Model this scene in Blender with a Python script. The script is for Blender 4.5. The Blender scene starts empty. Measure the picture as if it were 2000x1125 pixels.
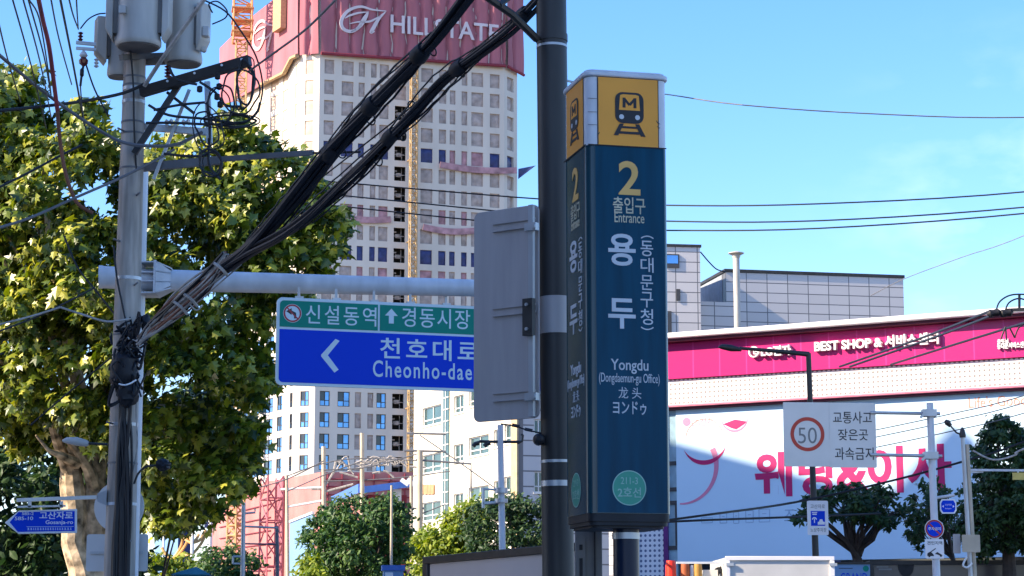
import bpy, bmesh, math, random
from mathutils import Vector, Matrix

S = bpy.context.scene
COL = S.collection
R = math.radians
random.seed(7)

# ------------------------------------------------------------------ camera
F = 4200.0                       # focal length in pixels of a 2000 px wide picture
CAMZ = 1.6
PITCH = math.atan(688.0 / F)
cam = bpy.data.cameras.new('camera')
cam.sensor_width = 36.0
cam.lens = F / 2000.0 * 36.0
cam.clip_start = 0.1
cam.clip_end = 5000.0
camo = bpy.data.objects.new('camera', cam)
COL.objects.link(camo)
camo.location = (0, 0, CAMZ)
camo.rotation_euler = (math.pi / 2 + PITCH, 0, 0)
S.camera = camo

# ------------------------------------------------------------------ sky, sun, exposure
SUN_EL, SUN_AZ = 33.0, (-1.0, -0.33)
sl = math.hypot(*SUN_AZ)
sd = Vector((SUN_AZ[0] / sl * math.cos(R(SUN_EL)), SUN_AZ[1] / sl * math.cos(R(SUN_EL)), math.sin(R(SUN_EL))))
W = bpy.data.worlds.new('World')
S.world = W
W.use_nodes = True
nt = W.node_tree
nt.nodes.clear()
wo = nt.nodes.new('ShaderNodeOutputWorld')
bg = nt.nodes.new('ShaderNodeBackground')
sky = nt.nodes.new('ShaderNodeTexSky')
sky.sky_type = 'NISHITA'
sky.sun_disc = False
sky.sun_elevation = R(SUN_EL)
sky.sun_rotation = math.atan2(SUN_AZ[0], SUN_AZ[1])
sky.air_density = 1.0
sky.dust_density = 0.55
sky.ozone_density = 3.2
bg.inputs['Strength'].default_value = 0.15
# faint cloud wisps low over the roofs on the right
tc = nt.nodes.new('ShaderNodeTexCoord')
mp = nt.nodes.new('ShaderNodeMapping')
mp.inputs['Scale'].default_value = (14, 14, 30)
nz = nt.nodes.new('ShaderNodeTexNoise')
nz.inputs['Scale'].default_value = 1.3
nz.inputs['Detail'].default_value = 5
rmp = nt.nodes.new('ShaderNodeMapRange')
rmp.inputs[1].default_value, rmp.inputs[2].default_value = 0.5, 0.8
dist = nt.nodes.new('ShaderNodeVectorMath'); dist.operation = 'DISTANCE'
cdir = Vector((0.225, 0.95, 0.19)).normalized()
dist.inputs[1].default_value = cdir
rm2 = nt.nodes.new('ShaderNodeMapRange')
rm2.inputs[1].default_value, rm2.inputs[2].default_value = 0.10, 0.02
mul = nt.nodes.new('ShaderNodeMath'); mul.operation = 'MULTIPLY'
mul2 = nt.nodes.new('ShaderNodeMath'); mul2.operation = 'MULTIPLY'; mul2.inputs[1].default_value = 0.22
mix = nt.nodes.new('ShaderNodeMixRGB')
mix.inputs[2].default_value = (6.2, 6.3, 6.9, 1)
L = nt.links.new
L(tc.outputs['Generated'], mp.inputs[0]); L(mp.outputs[0], nz.inputs['Vector']); L(nz.outputs['Fac'], rmp.inputs[0])
L(tc.outputs['Generated'], dist.inputs[0]); L(dist.outputs['Value'], rm2.inputs[0])
L(rmp.outputs[0], mul.inputs[0]); L(rm2.outputs[0], mul.inputs[1]); L(mul.outputs[0], mul2.inputs[0])
hs = nt.nodes.new('ShaderNodeHueSaturation')
hs.inputs['Saturation'].default_value = 1.26
tint = nt.nodes.new('ShaderNodeMixRGB'); tint.blend_type = 'MULTIPLY'; tint.inputs[0].default_value = 1.0; tint.inputs[2].default_value = (1.0, 0.94, 1.0, 1)
L(sky.outputs[0], tint.inputs[1]); L(tint.outputs[0], hs.inputs['Color'])
L(mul2.outputs[0], mix.inputs[0]); L(hs.outputs[0], mix.inputs[1]); L(mix.outputs[0], bg.inputs['Color']); L(bg.outputs[0], wo.inputs[0])

sun = bpy.data.lights.new('sun', 'SUN')
sun.energy = 5.0
sun.angle = R(0.5)
sun.color = (1.0, 0.84, 0.63)
suno = bpy.data.objects.new('sun', sun)
COL.objects.link(suno)
suno.rotation_euler = sd.to_track_quat('Z', 'Y').to_euler()

S.view_settings.view_transform = 'Standard'
S.view_settings.look = 'None'
S.view_settings.gamma = 1.0
S.view_settings.use_curve_mapping = False
S.view_settings.exposure = 1.2
S.cycles.max_bounces = 8
S.cycles.use_denoising = True

# ------------------------------------------------------------------ helpers
ct, st_ = math.cos(PITCH), math.sin(PITCH)

def ray(px, py):
    u = (px - 1000.0) / F
    v = (562.5 - py) / F
    return Vector((u, ct - v * st_, st_ + v * ct))

def P(px, py, Y):
    """the point at distance Y ahead that the measured photo position shows"""
    d = ray(px, py)
    return Vector((0, 0, CAMZ)) + d * (Y / d.y)

class Pl:
    """an upright plane standing in the street, facing back along n; psi turns it about the vertical"""
    def __init__(self, px, py, Y, psi):
        self.o = P(px, py, Y)
        self.u = Vector((math.cos(psi), math.sin(psi), 0))
        self.v = Vector((0, 0, 1))
        self.n = self.u.cross(self.v)
        self.M = Matrix((self.u, self.v, self.n)).transposed().to_4x4()
        self.M.translation = self.o
    def uv(self, px, py):
        d = ray(px, py)
        c = Vector((0, 0, CAMZ))
        t = (self.o - c).dot(self.n) / d.dot(self.n)
        h = c + d * t - self.o
        return (h.dot(self.u), h.dot(self.v))

def new_mat(name):
    m = bpy.data.materials.new(name)
    m.use_nodes = True
    n = m.node_tree
    return m, n, n.nodes['Principled BSDF']

def mat(name, c, rough=0.6, metal=0.0, var=0.18, scale=3.0, bump=0.0, spec=0.4, detail=6, streak=False, bscale=None):
    m, n, b = new_mat(name)
    t = n.nodes.new('ShaderNodeTexCoord')
    vec = t.outputs['Object']
    if streak:
        mp = n.nodes.new('ShaderNodeMapping'); mp.inputs['Scale'].default_value = streak
        n.links.new(vec, mp.inputs[0]); vec = mp.outputs[0]
    z = n.nodes.new('ShaderNodeTexNoise')
    z.inputs['Scale'].default_value = scale
    z.inputs['Detail'].default_value = detail
    n.links.new(vec, z.inputs['Vector'])
    r = n.nodes.new('ShaderNodeValToRGB')
    r.color_ramp.elements[0].position = 0.3
    r.color_ramp.elements[1].position = 0.7
    r.color_ramp.elements[0].color = (*[x * (1 - var) for x in c], 1)
    r.color_ramp.elements[1].color = (*[min(1, x * (1 + var * 0.6)) for x in c], 1)
    n.links.new(z.outputs['Fac'], r.inputs[0])
    n.links.new(r.outputs[0], b.inputs['Base Color'])
    b.inputs['Roughness'].default_value = rough
    b.inputs['Metallic'].default_value = metal
    b.inputs['Specular IOR Level'].default_value = spec
    if bump:
        bp = n.nodes.new('ShaderNodeBump')
        bp.inputs['Strength'].default_value = bump
        bp.inputs['Distance'].default_value = 0.05
        if bscale:
            z2 = n.nodes.new('ShaderNodeTexNoise'); z2.inputs['Scale'].default_value = bscale
            n.links.new(t.outputs['Object'], z2.inputs['Vector']); n.links.new(z2.outputs['Fac'], bp.inputs['Height'])
        else:
            n.links.new(z.outputs['Fac'], bp.inputs['Height'])
        n.links.new(bp.outputs[0], b.inputs['Normal'])
    return m

def tile_mat(name, c, joint, w, h, var=0.1, rough=0.35, off=0.0, msize=0.02, spec=0.5):
    """panels with joints, laid out in the object's own x-y plane"""
    m, n, b = new_mat(name)
    t = n.nodes.new('ShaderNodeTexCoord')
    k = n.nodes.new('ShaderNodeTexBrick')
    k.offset = off
    k.inputs['Scale'].default_value = 1.0
    k.inputs['Brick Width'].default_value = w
    k.inputs['Row Height'].default_value = h
    k.inputs['Mortar Size'].default_value = msize
    k.inputs['Mortar Smooth'].default_value = 0.1
    k.inputs['Color1'].default_value = (*[x * (1 - var) for x in c], 1)
    k.inputs['Color2'].default_value = (*[min(1, x * (1 + var)) for x in c], 1)
    k.inputs['Mortar'].default_value = (*joint, 1)
    n.links.new(t.outputs['Object'], k.inputs['Vector'])
    n.links.new(k.outputs['Color'], b.inputs['Base Color'])
    b.inputs['Roughness'].default_value = rough
    b.inputs['Specular IOR Level'].default_value = spec
    return m

def perf_mat(name, c, hole, pitch, rad):
    m, n, b = new_mat(name)
    t = n.nodes.new('ShaderNodeTexCoord')
    mp = n.nodes.new('ShaderNodeMapping'); mp.inputs['Scale'].default_value = (1 / pitch, 1 / pitch, 0)
    fr = n.nodes.new('ShaderNodeVectorMath'); fr.operation = 'FRACTION'
    di = n.nodes.new('ShaderNodeVectorMath'); di.operation = 'DISTANCE'; di.inputs[1].default_value = (0.5, 0.5, 0)
    lt = n.nodes.new('ShaderNodeMath'); lt.operation = 'LESS_THAN'; lt.inputs[1].default_value = rad
    mx = n.nodes.new('ShaderNodeMixRGB'); mx.inputs[1].default_value = (*c, 1); mx.inputs[2].default_value = (*hole, 1)
    n.links.new(t.outputs['Object'], mp.inputs[0]); n.links.new(mp.outputs[0], fr.inputs[0]); n.links.new(fr.outputs[0], di.inputs[0])
    n.links.new(di.outputs['Value'], lt.inputs[0]); n.links.new(lt.outputs[0], mx.inputs[0]); n.links.new(mx.outputs[0], b.inputs['Base Color'])
    b.inputs['Roughness'].default_value = 0.5
    return m

def leaf_mat(name, c0, c1, c2, trans=0.35, rough=0.5, gloss=0.35):
    m, n, b = new_mat(name)
    g = n.nodes.new('ShaderNodeNewGeometry')
    r = n.nodes.new('ShaderNodeValToRGB')
    e = r.color_ramp.elements
    e[0].position = 0.0; e[0].color = (*c0, 1)
    e[1].position = 1.0; e[1].color = (*c2, 1)
    k = e.new(0.55); k.color = (*c1, 1)
    n.links.new(g.outputs['Random Per Island'], r.inputs[0])
    n.links.new(r.outputs[0], b.inputs['Base Color'])
    b.inputs['Roughness'].default_value = rough
    b.inputs['Specular IOR Level'].default_value = gloss
    tr = n.nodes.new('ShaderNodeBsdfTranslucent')
    hv = n.nodes.new('ShaderNodeHueSaturation'); hv.inputs['Value'].default_value = 1.5; hv.inputs['Saturation'].default_value = 1.1
    n.links.new(r.outputs[0], hv.inputs['Color']); n.links.new(hv.outputs[0], tr.inputs['Color'])
    ms = n.nodes.new('ShaderNodeMixShader'); ms.inputs[0].default_value = trans
    n.links.new(b.outputs[0], ms.inputs[1]); n.links.new(tr.outputs[0], ms.inputs[2])
    n.links.new(ms.outputs[0], n.nodes['Material Output'].inputs['Surface'])
    return m

I4 = Matrix.Identity(4)

class MB:
    def __init__(self, M=None):
        self.v, self.f, self.M, self.cuts = [], [], M or I4, []
    def add(self, vs, fs):
        k = len(self.v)
        self.cuts.append((k, len(self.f)))
        self.v += [self.M @ Vector(p) for p in vs]
        self.f += [tuple(i + k for i in f) for f in fs]
        return self
    def box(self, x0, x1, y0, y1, z0, z1):
        vs = [(x, y, z) for z in (z0, z1) for y in (y0, y1) for x in (x0, x1)]
        return self.add(vs, [(0, 2, 3, 1), (4, 5, 7, 6), (0, 1, 5, 4), (2, 6, 7, 3), (0, 4, 6, 2), (1, 3, 7, 5)])
    def quad(self, a, b, c, d):
        return self.add([a, b, c, d], [(0, 1, 2, 3)])
    def prism(self, pts, z0, z1):
        n = len(pts)
        vs = [(x, y, z0) for x, y in pts] + [(x, y, z1) for x, y in pts]
        fs = [tuple(range(n))[::-1], tuple(range(n, 2 * n))]
        fs += [(i, (i + 1) % n, n + (i + 1) % n, n + i) for i in range(n)]
        return self.add(vs, fs)
    def rrect(self, x0, y0, x1, y1, r, z0, z1, k=5):
        return self.prism(rr(x0, y0, x1, y1, r, k), z0, z1)
    def disc(self, cx, cy, r, z0, z1, n=40, ry=None):
        ry = ry or r
        return self.prism([(cx + r * math.cos(2 * math.pi * i / n), cy + ry * math.sin(2 * math.pi * i / n)) for i in range(n)], z0, z1)
    def ring(self, cx, cy, r0, r1, z0, z1, n=48, a0=0.0, a1=2 * math.pi, w=None):
        """flat ring or arc between r0 and r1; w(t) gives the width along it"""
        full = abs(a1 - a0) > 6.28
        k = n if full else n + 1
        vs, fs = [], []
        for i in range(k):
            a = a0 + (a1 - a0) * i / n
            ro = r1
            ri = r0 if w is None else r1 - (r1 - r0) * max(0.03, w(i / n))
            for rad in (ri, ro):
                for z in (z0, z1):
                    vs.append((cx + rad * math.cos(a), cy + rad * math.sin(a), z))
        for i in range(n):
            j = (i + 1) % k
            a, b = 4 * i, 4 * j
            fs += [(a + 1, a + 3, b + 3, b + 1), (a, b, b + 2, a + 2), (a + 2, b + 2, b + 3, a + 3), (a, a + 1, b + 1, b)]
        return self.add(vs, fs)
    def stroke(self, pts, w, z0, z1):
        """flat ribbon along 2-D points; w number or list"""
        n = len(pts)
        ws = w if isinstance(w, (list, tuple)) else [w] * n
        L_, R_ = [], []
        for i in range(n):
            a = Vector(pts[max(0, i - 1)]); b = Vector(pts[min(n - 1, i + 1)])
            d = (b - a).normalized(); q = Vector((-d.y, d.x)) * ws[i] / 2
            L_.append(Vector(pts[i]) + q); R_.append(Vector(pts[i]) - q)
        for i in range(n - 1):
            self.prism([tuple(R_[i]), tuple(R_[i + 1]), tuple(L_[i + 1]), tuple(L_[i])], z0, z1)
        return self
    def tube(self, pts, r, n=8, closed=False, cap=True, smooth=0):
        pts = [Vector(p) for p in pts]
        if smooth:
            pts = spline(pts, smooth, closed)
        m = len(pts)
        rs = [r] * m if not isinstance(r, (list, tuple)) else ([r[0] + (r[1] - r[0]) * i / (m - 1) for i in range(m)] if len(r) == 2 and m != 2 else list(r))
        tang = []
        for i in range(m):
            a = pts[(i - 1) % m] if closed or i else pts[i]
            b = pts[(i + 1) % m] if closed or i < m - 1 else pts[i]
            d = b - a
            tang.append(d.normalized() if d.length > 1e-9 else Vector((0, 0, 1)))
        up = Vector((0, 0, 1)) if abs(tang[0].z) < 0.95 else Vector((1, 0, 0))
        nr = (up - tang[0] * up.dot(tang[0])).normalized()
        vs, fs = [], []
        for i in range(m):
            nr = (nr - tang[i] * nr.dot(tang[i])).normalized()
            bn = tang[i].cross(nr)
            for k in range(n):
                a = 2 * math.pi * k / n
                vs.append(pts[i] + (nr * math.cos(a) + bn * math.sin(a)) * rs[i])
        for i in range(m if closed else m - 1):
            j = (i + 1) % m
            for k in range(n):
                l = (k + 1) % n
                fs.append((i * n + k, i * n + l, j * n + l, j * n + k))
        if cap and not closed:
            fs.append(tuple(range(n))[::-1]); fs.append(tuple(range((m - 1) * n, m * n)))
        return self.add(vs, fs)
    def bar(self, a, b, w, h, up=(0, 0, 1)):
        a, b = Vector(a), Vector(b)
        d = (b - a).normalized(); up = Vector(up)
        s = d.cross(up)
        if s.length < 1e-6: s = d.cross(Vector((1, 0, 0)))
        s.normalize(); t = s.cross(d)
        vs = [p + s * i * w / 2 + t * j * h / 2 for p in (a, b) for j in (-1, 1) for i in (-1, 1)]
        return self.add(vs, [(0, 2, 3, 1), (4, 5, 7, 6), (0, 1, 5, 4), (2, 6, 7, 3), (0, 4, 6, 2), (1, 3, 7, 5)])
    def lathe(self, c, prof, n=20, axis=(0, 0, 1)):
        ax = Vector(axis).normalized()
        s = ax.cross(Vector((1, 0, 0)) if abs(ax.x) < 0.9 else Vector((0, 1, 0))).normalized(); t = ax.cross(s)
        vs, fs = [], []
        for (rad, h) in prof:
            for k in range(n):
                a = 2 * math.pi * k / n
                vs.append(Vector(c) + ax * h + (s * math.cos(a) + t * math.sin(a)) * rad)
        for i in range(len(prof) - 1):
            for k in range(n):
                l = (k + 1) % n
                fs.append((i * n + k, i * n + l, (i + 1) * n + l, (i + 1) * n + k))
        fs.append(tuple(range(n))[::-1]); fs.append(tuple(range((len(prof) - 1) * n, len(prof) * n)))
        return self.add(vs, fs)
    def build(self, name, m, root=None, angle=35, bevel=0, recalc=True, each=0):
        if each:                 # every piece (of n shapes) becomes an object of its own
            cs = self.cuts[::each] + [(len(self.v), len(self.f))]
            first = None
            for (v0, f0), (v1, f1) in zip(cs, cs[1:]):
                q = MB(); q.v = self.v[v0:v1]; q.f = [tuple(i - v0 for i in f) for f in self.f[f0:f1]]
                o = q.build(name, m, root, angle, bevel, recalc)
                first = first or o
            return first
        me = bpy.data.meshes.new(name)
        inv = root_world(root).inverted() if root is not None else I4
        me.from_pydata([tuple(inv @ p) for p in self.v], [], self.f)
        if recalc:
            b = bmesh.new(); b.from_mesh(me)
            bmesh.ops.recalc_face_normals(b, faces=b.faces)
            b.to_mesh(me); b.free()
        me.polygons.foreach_set('use_smooth', [True] * len(me.polygons))
        me.set_sharp_from_angle(angle=R(angle))
        me.materials.append(m)
        o = bpy.data.objects.new(name, me)
        COL.objects.link(o)
        if root is not None:
            o.parent = root
            WM[o.name] = root_world(root)
        if bevel:
            bv = o.modifiers.new('edge', 'BEVEL'); bv.width = bevel; bv.segments = 2; bv.limit_method = 'ANGLE'
        return o

WM = {}
def root_world(o):
    return WM.get(o.name, I4)

def rr(x0, y0, x1, y1, r, k=5):
    out = []
    for cx, cy, a in ((x1 - r, y0 + r, -90), (x1 - r, y1 - r, 0), (x0 + r, y1 - r, 90), (x0 + r, y0 + r, 180)):
        for i in range(k + 1):
            t = R(a + 90.0 * i / k)
            out.append((cx + r * math.cos(t), cy + r * math.sin(t)))
    return out

def spline(pts, k=6, closed=False):
    m = len(pts)
    out = []
    rng = range(m if closed else m - 1)
    for i in rng:
        p0 = pts[(i - 1) % m] if closed or i else pts[0]
        p1, p2 = pts[i], pts[(i + 1) % m]
        p3 = pts[(i + 2) % m] if closed or i < m - 2 else pts[-1]
        for j in range(k):
            t = j / k
            out.append(0.5 * ((2 * p1) + (p2 - p0) * t + (2 * p0 - 5 * p1 + 4 * p2 - p3) * t * t + (3 * p1 - p0 - 3 * p2 + p3) * t ** 3))
    if not closed:
        out.append(pts[-1].copy())
    return out

def thing(name, label, cat, M=None, loc=None, group=None):
    o = bpy.data.objects.new(name, None)
    o.empty_display_size = 0.2
    COL.objects.link(o)
    m = M.copy() if M is not None else Matrix.Translation(Vector(loc or (0, 0, 0)))
    o.matrix_world = m
    WM[o.name] = m
    o['label'] = label; o['category'] = cat
    if group: o['group'] = group
    return o

def tag(o, label, cat, group=None, kind=None):
    if label: o['label'] = label
    if cat: o['category'] = cat
    if group: o['group'] = group
    if kind: o['kind'] = kind
    return o

def struct(name, mb, m):
    o = mb.build(name, m); o['kind'] = 'structure'; return o

_tc = [0]
def text(root, M, s, rect, m, z=0.004, t=0.003, bold=0.0, name='lettering', slant=0.0, skew=0.0, keep=False, space=1.0):
    """write s into the rectangle (u0,v0,u1,v1) of the plane M, as a thin raised mesh"""
    c = bpy.data.curves.new('glyphs', 'FONT')
    c.body = s; c.offset = bold; c.extrude = 0.5; c.shear = slant; c.resolution_u = 4; c.space_character = space
    o = bpy.data.objects.new('glyphs', c)
    COL.objects.link(o)
    dg = bpy.context.evaluated_depsgraph_get()
    me = bpy.data.meshes.new_from_object(o.evaluated_get(dg))
    bpy.data.objects.remove(o)
    xs = [v.co.x for v in me.vertices]; ys = [v.co.y for v in me.vertices]
    x0, x1, y0, y1 = min(xs), max(xs), min(ys), max(ys)
    u0, v0, u1, v1 = rect
    sx, sy = (u1 - u0) / (x1 - x0), (v1 - v0) / (y1 - y0)
    if keep:
        k = min(sx, sy); u0 += ((u1 - u0) - k * (x1 - x0)) / 2; v0 += ((v1 - v0) - k * (y1 - y0)) / 2; sx = sy = k
    inv = root_world(root).inverted()
    for v in me.vertices:
        yy = v0 + (v.co.y - y0) * sy
        p = Vector((u0 + (v.co.x - x0) * sx, yy + skew * (v.co.x - x0) * sx, z + t * (v.co.z + 0.5)))
        v.co = inv @ (M @ p)
    me.name = name
    me.materials.clear(); me.materials.append(m)
    ob = bpy.data.objects.new(name, me)
    COL.objects.link(ob); ob.parent = root
    WM[ob.name] = root_world(root)
    return ob

def uvrect(pl, x0, y1, x1, y0):
    """lower-left and upper-right photo corners -> plane rectangle"""
    a = pl.uv(x0, y1); b = pl.uv(x1, y0)
    return (a[0], a[1], b[0], b[1])

def facade(mb, x0, x1, y0, y1, wins, depth, z=0.0):
    """wall sheet in the local x-y plane with openings and their reveals"""
    xs = sorted(set([x0, x1] + [a for w in wins for a in (w[0], w[2])]))
    ys = sorted(set([y0, y1] + [a for w in wins for a in (w[1], w[3])]))
    xs = [a for a in xs if x0 - 1e-6 <= a <= x1 + 1e-6]; ys = [a for a in ys if y0 - 1e-6 <= a <= y1 + 1e-6]
    for i in range(len(xs) - 1):
        run = None
        for j in range(len(ys) - 1):
            cx, cy = (xs[i] + xs[i + 1]) / 2, (ys[j] + ys[j + 1]) / 2
            hole = any(w[0] < cx < w[2] and w[1] < cy < w[3] for w in wins)
            if not hole and run is None: run = ys[j]
            if (hole or j == len(ys) - 2) and run is not None:
                top = ys[j] if hole else ys[j + 1]
                if top > run + 1e-6:
                    mb.quad((xs[i], run, z), (xs[i + 1], run, z), (xs[i + 1], top, z), (xs[i], top, z))
                run = None
    for (a, b, c, d) in wins:
        q = z - depth
        mb.quad((a, b, z), (a, d, z), (a, d, q), (a, b, q)); mb.quad((c, b, z), (c, b, q), (c, d, q), (c, d, z))
        mb.quad((a, b, z), (a, b, q), (c, b, q), (c, b, z)); mb.quad((a, d, z), (c, d, z), (c, d, q), (a, d, q))

# ------------------------------------------------------------------ foliage
def inpoly(x, y, p):
    r = False; j = len(p) - 1
    for i in range(len(p)):
        if (p[i][1] > y) != (p[j][1] > y) and x < (p[j][0] - p[i][0]) * (y - p[i][1]) / (p[j][1] - p[i][1]) + p[i][0]:
            r = not r
        j = i
    return r

def edgedist(x, y, p):
    best = 1e9
    for i in range(len(p)):
        ax, ay = p[i]; bx, by = p[(i + 1) % len(p)]
        dx, dy = bx - ax, by - ay
        t = max(0, min(1, ((x - ax) * dx + (y - ay) * dy) / (dx * dx + dy * dy + 1e-9)))
        best = min(best, math.hypot(x - ax - t * dx, y - ay - t * dy))
    return best

LEAF_PLANE = [(0.0, 0.02), (-0.18, 0.10), (-0.46, 0.16), (-0.30, 0.34), (-0.52, 0.60), (-0.22, 0.58), (0.0, 1.0),
              (0.22, 0.58), (0.52, 0.60), (0.30, 0.34), (0.46, 0.16), (0.18, 0.10)]
LEAF_OVAL = [(0.0, 0.0), (-0.26, 0.35), (-0.18, 0.75), (0.0, 1.0), (0.18, 0.75), (0.26, 0.35)]
LEAF_SLIM = [(0.0, 0.0), (-0.13, 0.45), (0.0, 1.0), (0.13, 0.45)]

def leaves(clumps, nleaf, size, shape, bias=(-0.35, -0.25, 0.7), rnd=random, flat=0.8):
    """leaf-sized faces scattered through clumps [(centre, radius)]"""
    vs, fs = [], []
    bz = Vector(bias)
    n = len(shape)
    for (c, r) in clumps:
        for _ in range(nleaf):
            d = Vector((rnd.gauss(0, 1), rnd.gauss(0, 1), rnd.gauss(0, 1)))
            d.normalize()
            q = c + Vector((d.x, d.y, d.z * flat)) * r * (rnd.random() ** 0.45)
            nr = (Vector((rnd.gauss(0, 1), rnd.gauss(0, 1), rnd.gauss(0, 1))).normalized() * 0.85 + bz + d * 0.35).normalized()
            dr = Vector((rnd.gauss(0, 1), rnd.gauss(0, 1), rnd.gauss(0, 1) - 0.9))
            dr = (dr - nr * dr.dot(nr)).normalized()
            sd_ = nr.cross(dr)
            s = size * rnd.uniform(0.6, 1.25)
            k = len(vs)
            vs.append(q + dr * 0.4 * s - nr * 0.02 * s)
            for (a, b) in shape:
                vs.append(q + sd_ * a * s + dr * b * s - nr * (abs(a) * 0.35 + (b - 0.4) ** 2 * 0.25) * s)
            for i in range(n):
                fs.append((k, k + 1 + i, k + 1 + (i + 1) % n))
    return vs, fs

def crown_clumps(poly, Y, thick, ncl, rpx, seed=1, front=0.0, hull=0.75):
    rnd = random.Random(seed)
    xs = [p[0] for p in poly]; ys = [p[1] for p in poly]
    out = []
    mx = 1.0
    for _ in range(300):
        x, y = rnd.uniform(min(xs), max(xs)), rnd.uniform(min(ys), max(ys))
        if inpoly(x, y, poly): mx = max(mx, edgedist(x, y, poly))
    tries = 0
    while len(out) < ncl and tries < ncl * 60:
        tries += 1
        x, y = rnd.uniform(min(xs), max(xs)), rnd.uniform(min(ys), max(ys))
        if not inpoly(x, y, poly): continue
        e = edgedist(x, y, poly)
        r = rpx * rnd.uniform(0.6, 1.3)
        if e < r * 0.45: continue
        dep = thick * math.sqrt(min(1.0, e / mx + 0.05))
        z = rnd.uniform(-1, 1)
        z = math.copysign(abs(z) ** 0.5, z) if rnd.random() < hull else z
        yy = Y + z * dep + front
        out.append((P(x, y, yy), r * Y / F))
    return out

def fast_mesh(name, vs, fs, m, root, smooth=False):
    me = bpy.data.meshes.new(name)
    inv = root_world(root).inverted()
    me.from_pydata([tuple(inv @ p) for p in vs], [], fs)
    me.materials.append(m)
    o = bpy.data.objects.new(name, me); COL.objects.link(o); o.parent = root
    return o

def tree(name, label, poly, Y, thick, ncl, rpx, nleaf, size, shape, lm, trunk, limbs, bark, seed=1, group=None, cat='tree', bias=(-0.35, -0.25, 0.7), nl=18, hull=0.75):
    """trunk: list of (px,py) up from the ground and radii in px; limbs run from the trunk to clumps"""
    base = P(trunk[0][0], trunk[0][1], Y); base.z = 0
    t = thing(name, label, cat, loc=base, group=group)
    cl = crown_clumps(poly, Y, thick, ncl, rpx, seed, hull=hull)
    vs, fs = leaves(cl, nleaf, size, shape, bias, random.Random(seed + 5))
    fast_mesh('crown', vs, fs, lm, t)
    b = MB()
    tp = [P(x, y, Y) for x, y, r in trunk]
    rad = [r * Y / F for x, y, r in trunk]
    g = tp[0].copy(); g.z = -0.05
    b.tube([g] + tp, [rad[0] * 1.2] + rad, n=10)
    for lb in limbs:
        lp = [P(x, y, Y + dy) for x, y, r, dy in lb]
        b.tube(lp, [r * Y / F for x, y, r, dy in lb], n=7)
    rnd = random.Random(seed + 9)
    top = tp[-1]
    for (c, r) in rnd.sample(cl, min(nl, len(cl))):
        midp = top.lerp(c, 0.5) + Vector((rnd.uniform(-.2, .2), rnd.uniform(-.2, .2), rnd.uniform(-.1, .3)))
        b.tube([top, midp, c], [rad[-1] * 0.6, rad[-1] * 0.35, 0.012], n=6)
    b.build('trunk', bark, t)
    return t

def plane_at(o, psi):
    p = Pl(1000, 500, 10, psi)
    p.o = o; p.M.translation = o
    return p

# ------------------------------------------------------------------ materials
M = {}
M['asphalt'] = mat('asphalt', (0.05, 0.05, 0.052), 0.9, scale=8, bump=0.2)
M['paving'] = tile_mat('paving', (0.3, 0.29, 0.27), (0.15, 0.15, 0.14), 0.3, 0.3, msize=0.006)
M['roadpaint'] = mat('road_paint', (0.75, 0.75, 0.72), 0.7)
M['earth'] = mat('earth', (0.16, 0.15, 0.13), 0.95, scale=0.4)
M['tower_wall'] = mat('tower_wall', (0.66, 0.60, 0.52), 0.85, var=0.10, scale=0.35, streak=(1, 0.25, 1))
M['net_red'] = mat('net_red', (0.40, 0.135, 0.165), 0.8, var=0.22, scale=0.35, bump=0.5, streak=(1, 0.2, 1))
M['net_red_dark'] = mat('net_red_dark', (0.25, 0.035, 0.055), 0.8, var=0.2, scale=0.4)
M['net_edge'] = mat('net_edge', (0.5, 0.33, 0.18), 0.8)
M['net_pink'] = mat('net_pink', (0.48, 0.19, 0.175), 0.85, var=0.25, scale=0.25, bump=0.6, bscale=0.8)
M['sheet_beige'] = mat('sheet_beige', (0.62, 0.47, 0.34), 0.6, var=0.12, scale=.8)  # sheets of the sunlit faces, their brightness put into the colour
M['sheet_grey'] = mat('sheet_grey', (0.43, 0.35, 0.31), 0.5, var=0.34, scale=1.1, bump=0.9, detail=3, bscale=1.6)
M['sheet_navy'] = mat('sheet_navy', (0.035, 0.045, 0.16), 0.4, var=0.5, scale=1.2, bump=0.8)
M['sheet_rose'] = mat('sheet_rose', (0.46, 0.25, 0.27), 0.6, var=0.45, scale=0.9, bump=0.8)
M['dark_gap'] = mat('dark_gap', (0.02, 0.017, 0.015), 0.9, var=0.6, scale=1.5)
M['clutter'] = mat('clutter', (0.45, 0.40, 0.36), 0.7, var=0.6, scale=2)
M['glass_blue'] = mat('glass_blue', (0.16, 0.36, 0.66), 0.12, metal=0.75, var=0.25, scale=0.5)  # the blue sky reflection is put into the pane colour
M['glass_dark'] = mat('glass_dark', (0.012, 0.018, 0.03), 0.08, var=0.4, scale=0.7, spec=0.8)
M['glass_green'] = mat('glass_green', (0.05, 0.10, 0.10), 0.10, metal=0.15, var=0.45, scale=0.4, spec=0.8)
M['win_frame'] = mat('window_frame', (0.06, 0.06, 0.065), 0.5)
M['white_frame'] = mat('white_frame', (0.7, 0.69, 0.66), 0.5)
M['mast_yellow'] = mat('mast_yellow', (0.50, 0.33, 0.15), 0.55, var=0.3)
M['mast_orange'] = mat('mast_orange', (0.66, 0.30, 0.12), 0.55, var=0.3)
M['white_paint'] = mat('white_paint', (0.78, 0.78, 0.77), 0.45, var=0.07)
M['letter_white'] = mat('letter_white', (0.82, 0.80, 0.80), 0.5, var=0.04)
M['cream'] = tile_mat('cream_panels', (0.70, 0.64, 0.52), (0.50, 0.45, 0.36), 2.4, 1.15, var=0.03, rough=0.6, msize=0.03)
M['cream_trim'] = mat('cream_trim', (0.55, 0.40, 0.22), 0.7)
M['greypanel'] = tile_mat('grey_panels', (0.50, 0.48, 0.47), (0.16, 0.15, 0.15), 4.0, 1.0, var=0.04, rough=0.6, msize=0.05)
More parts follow.
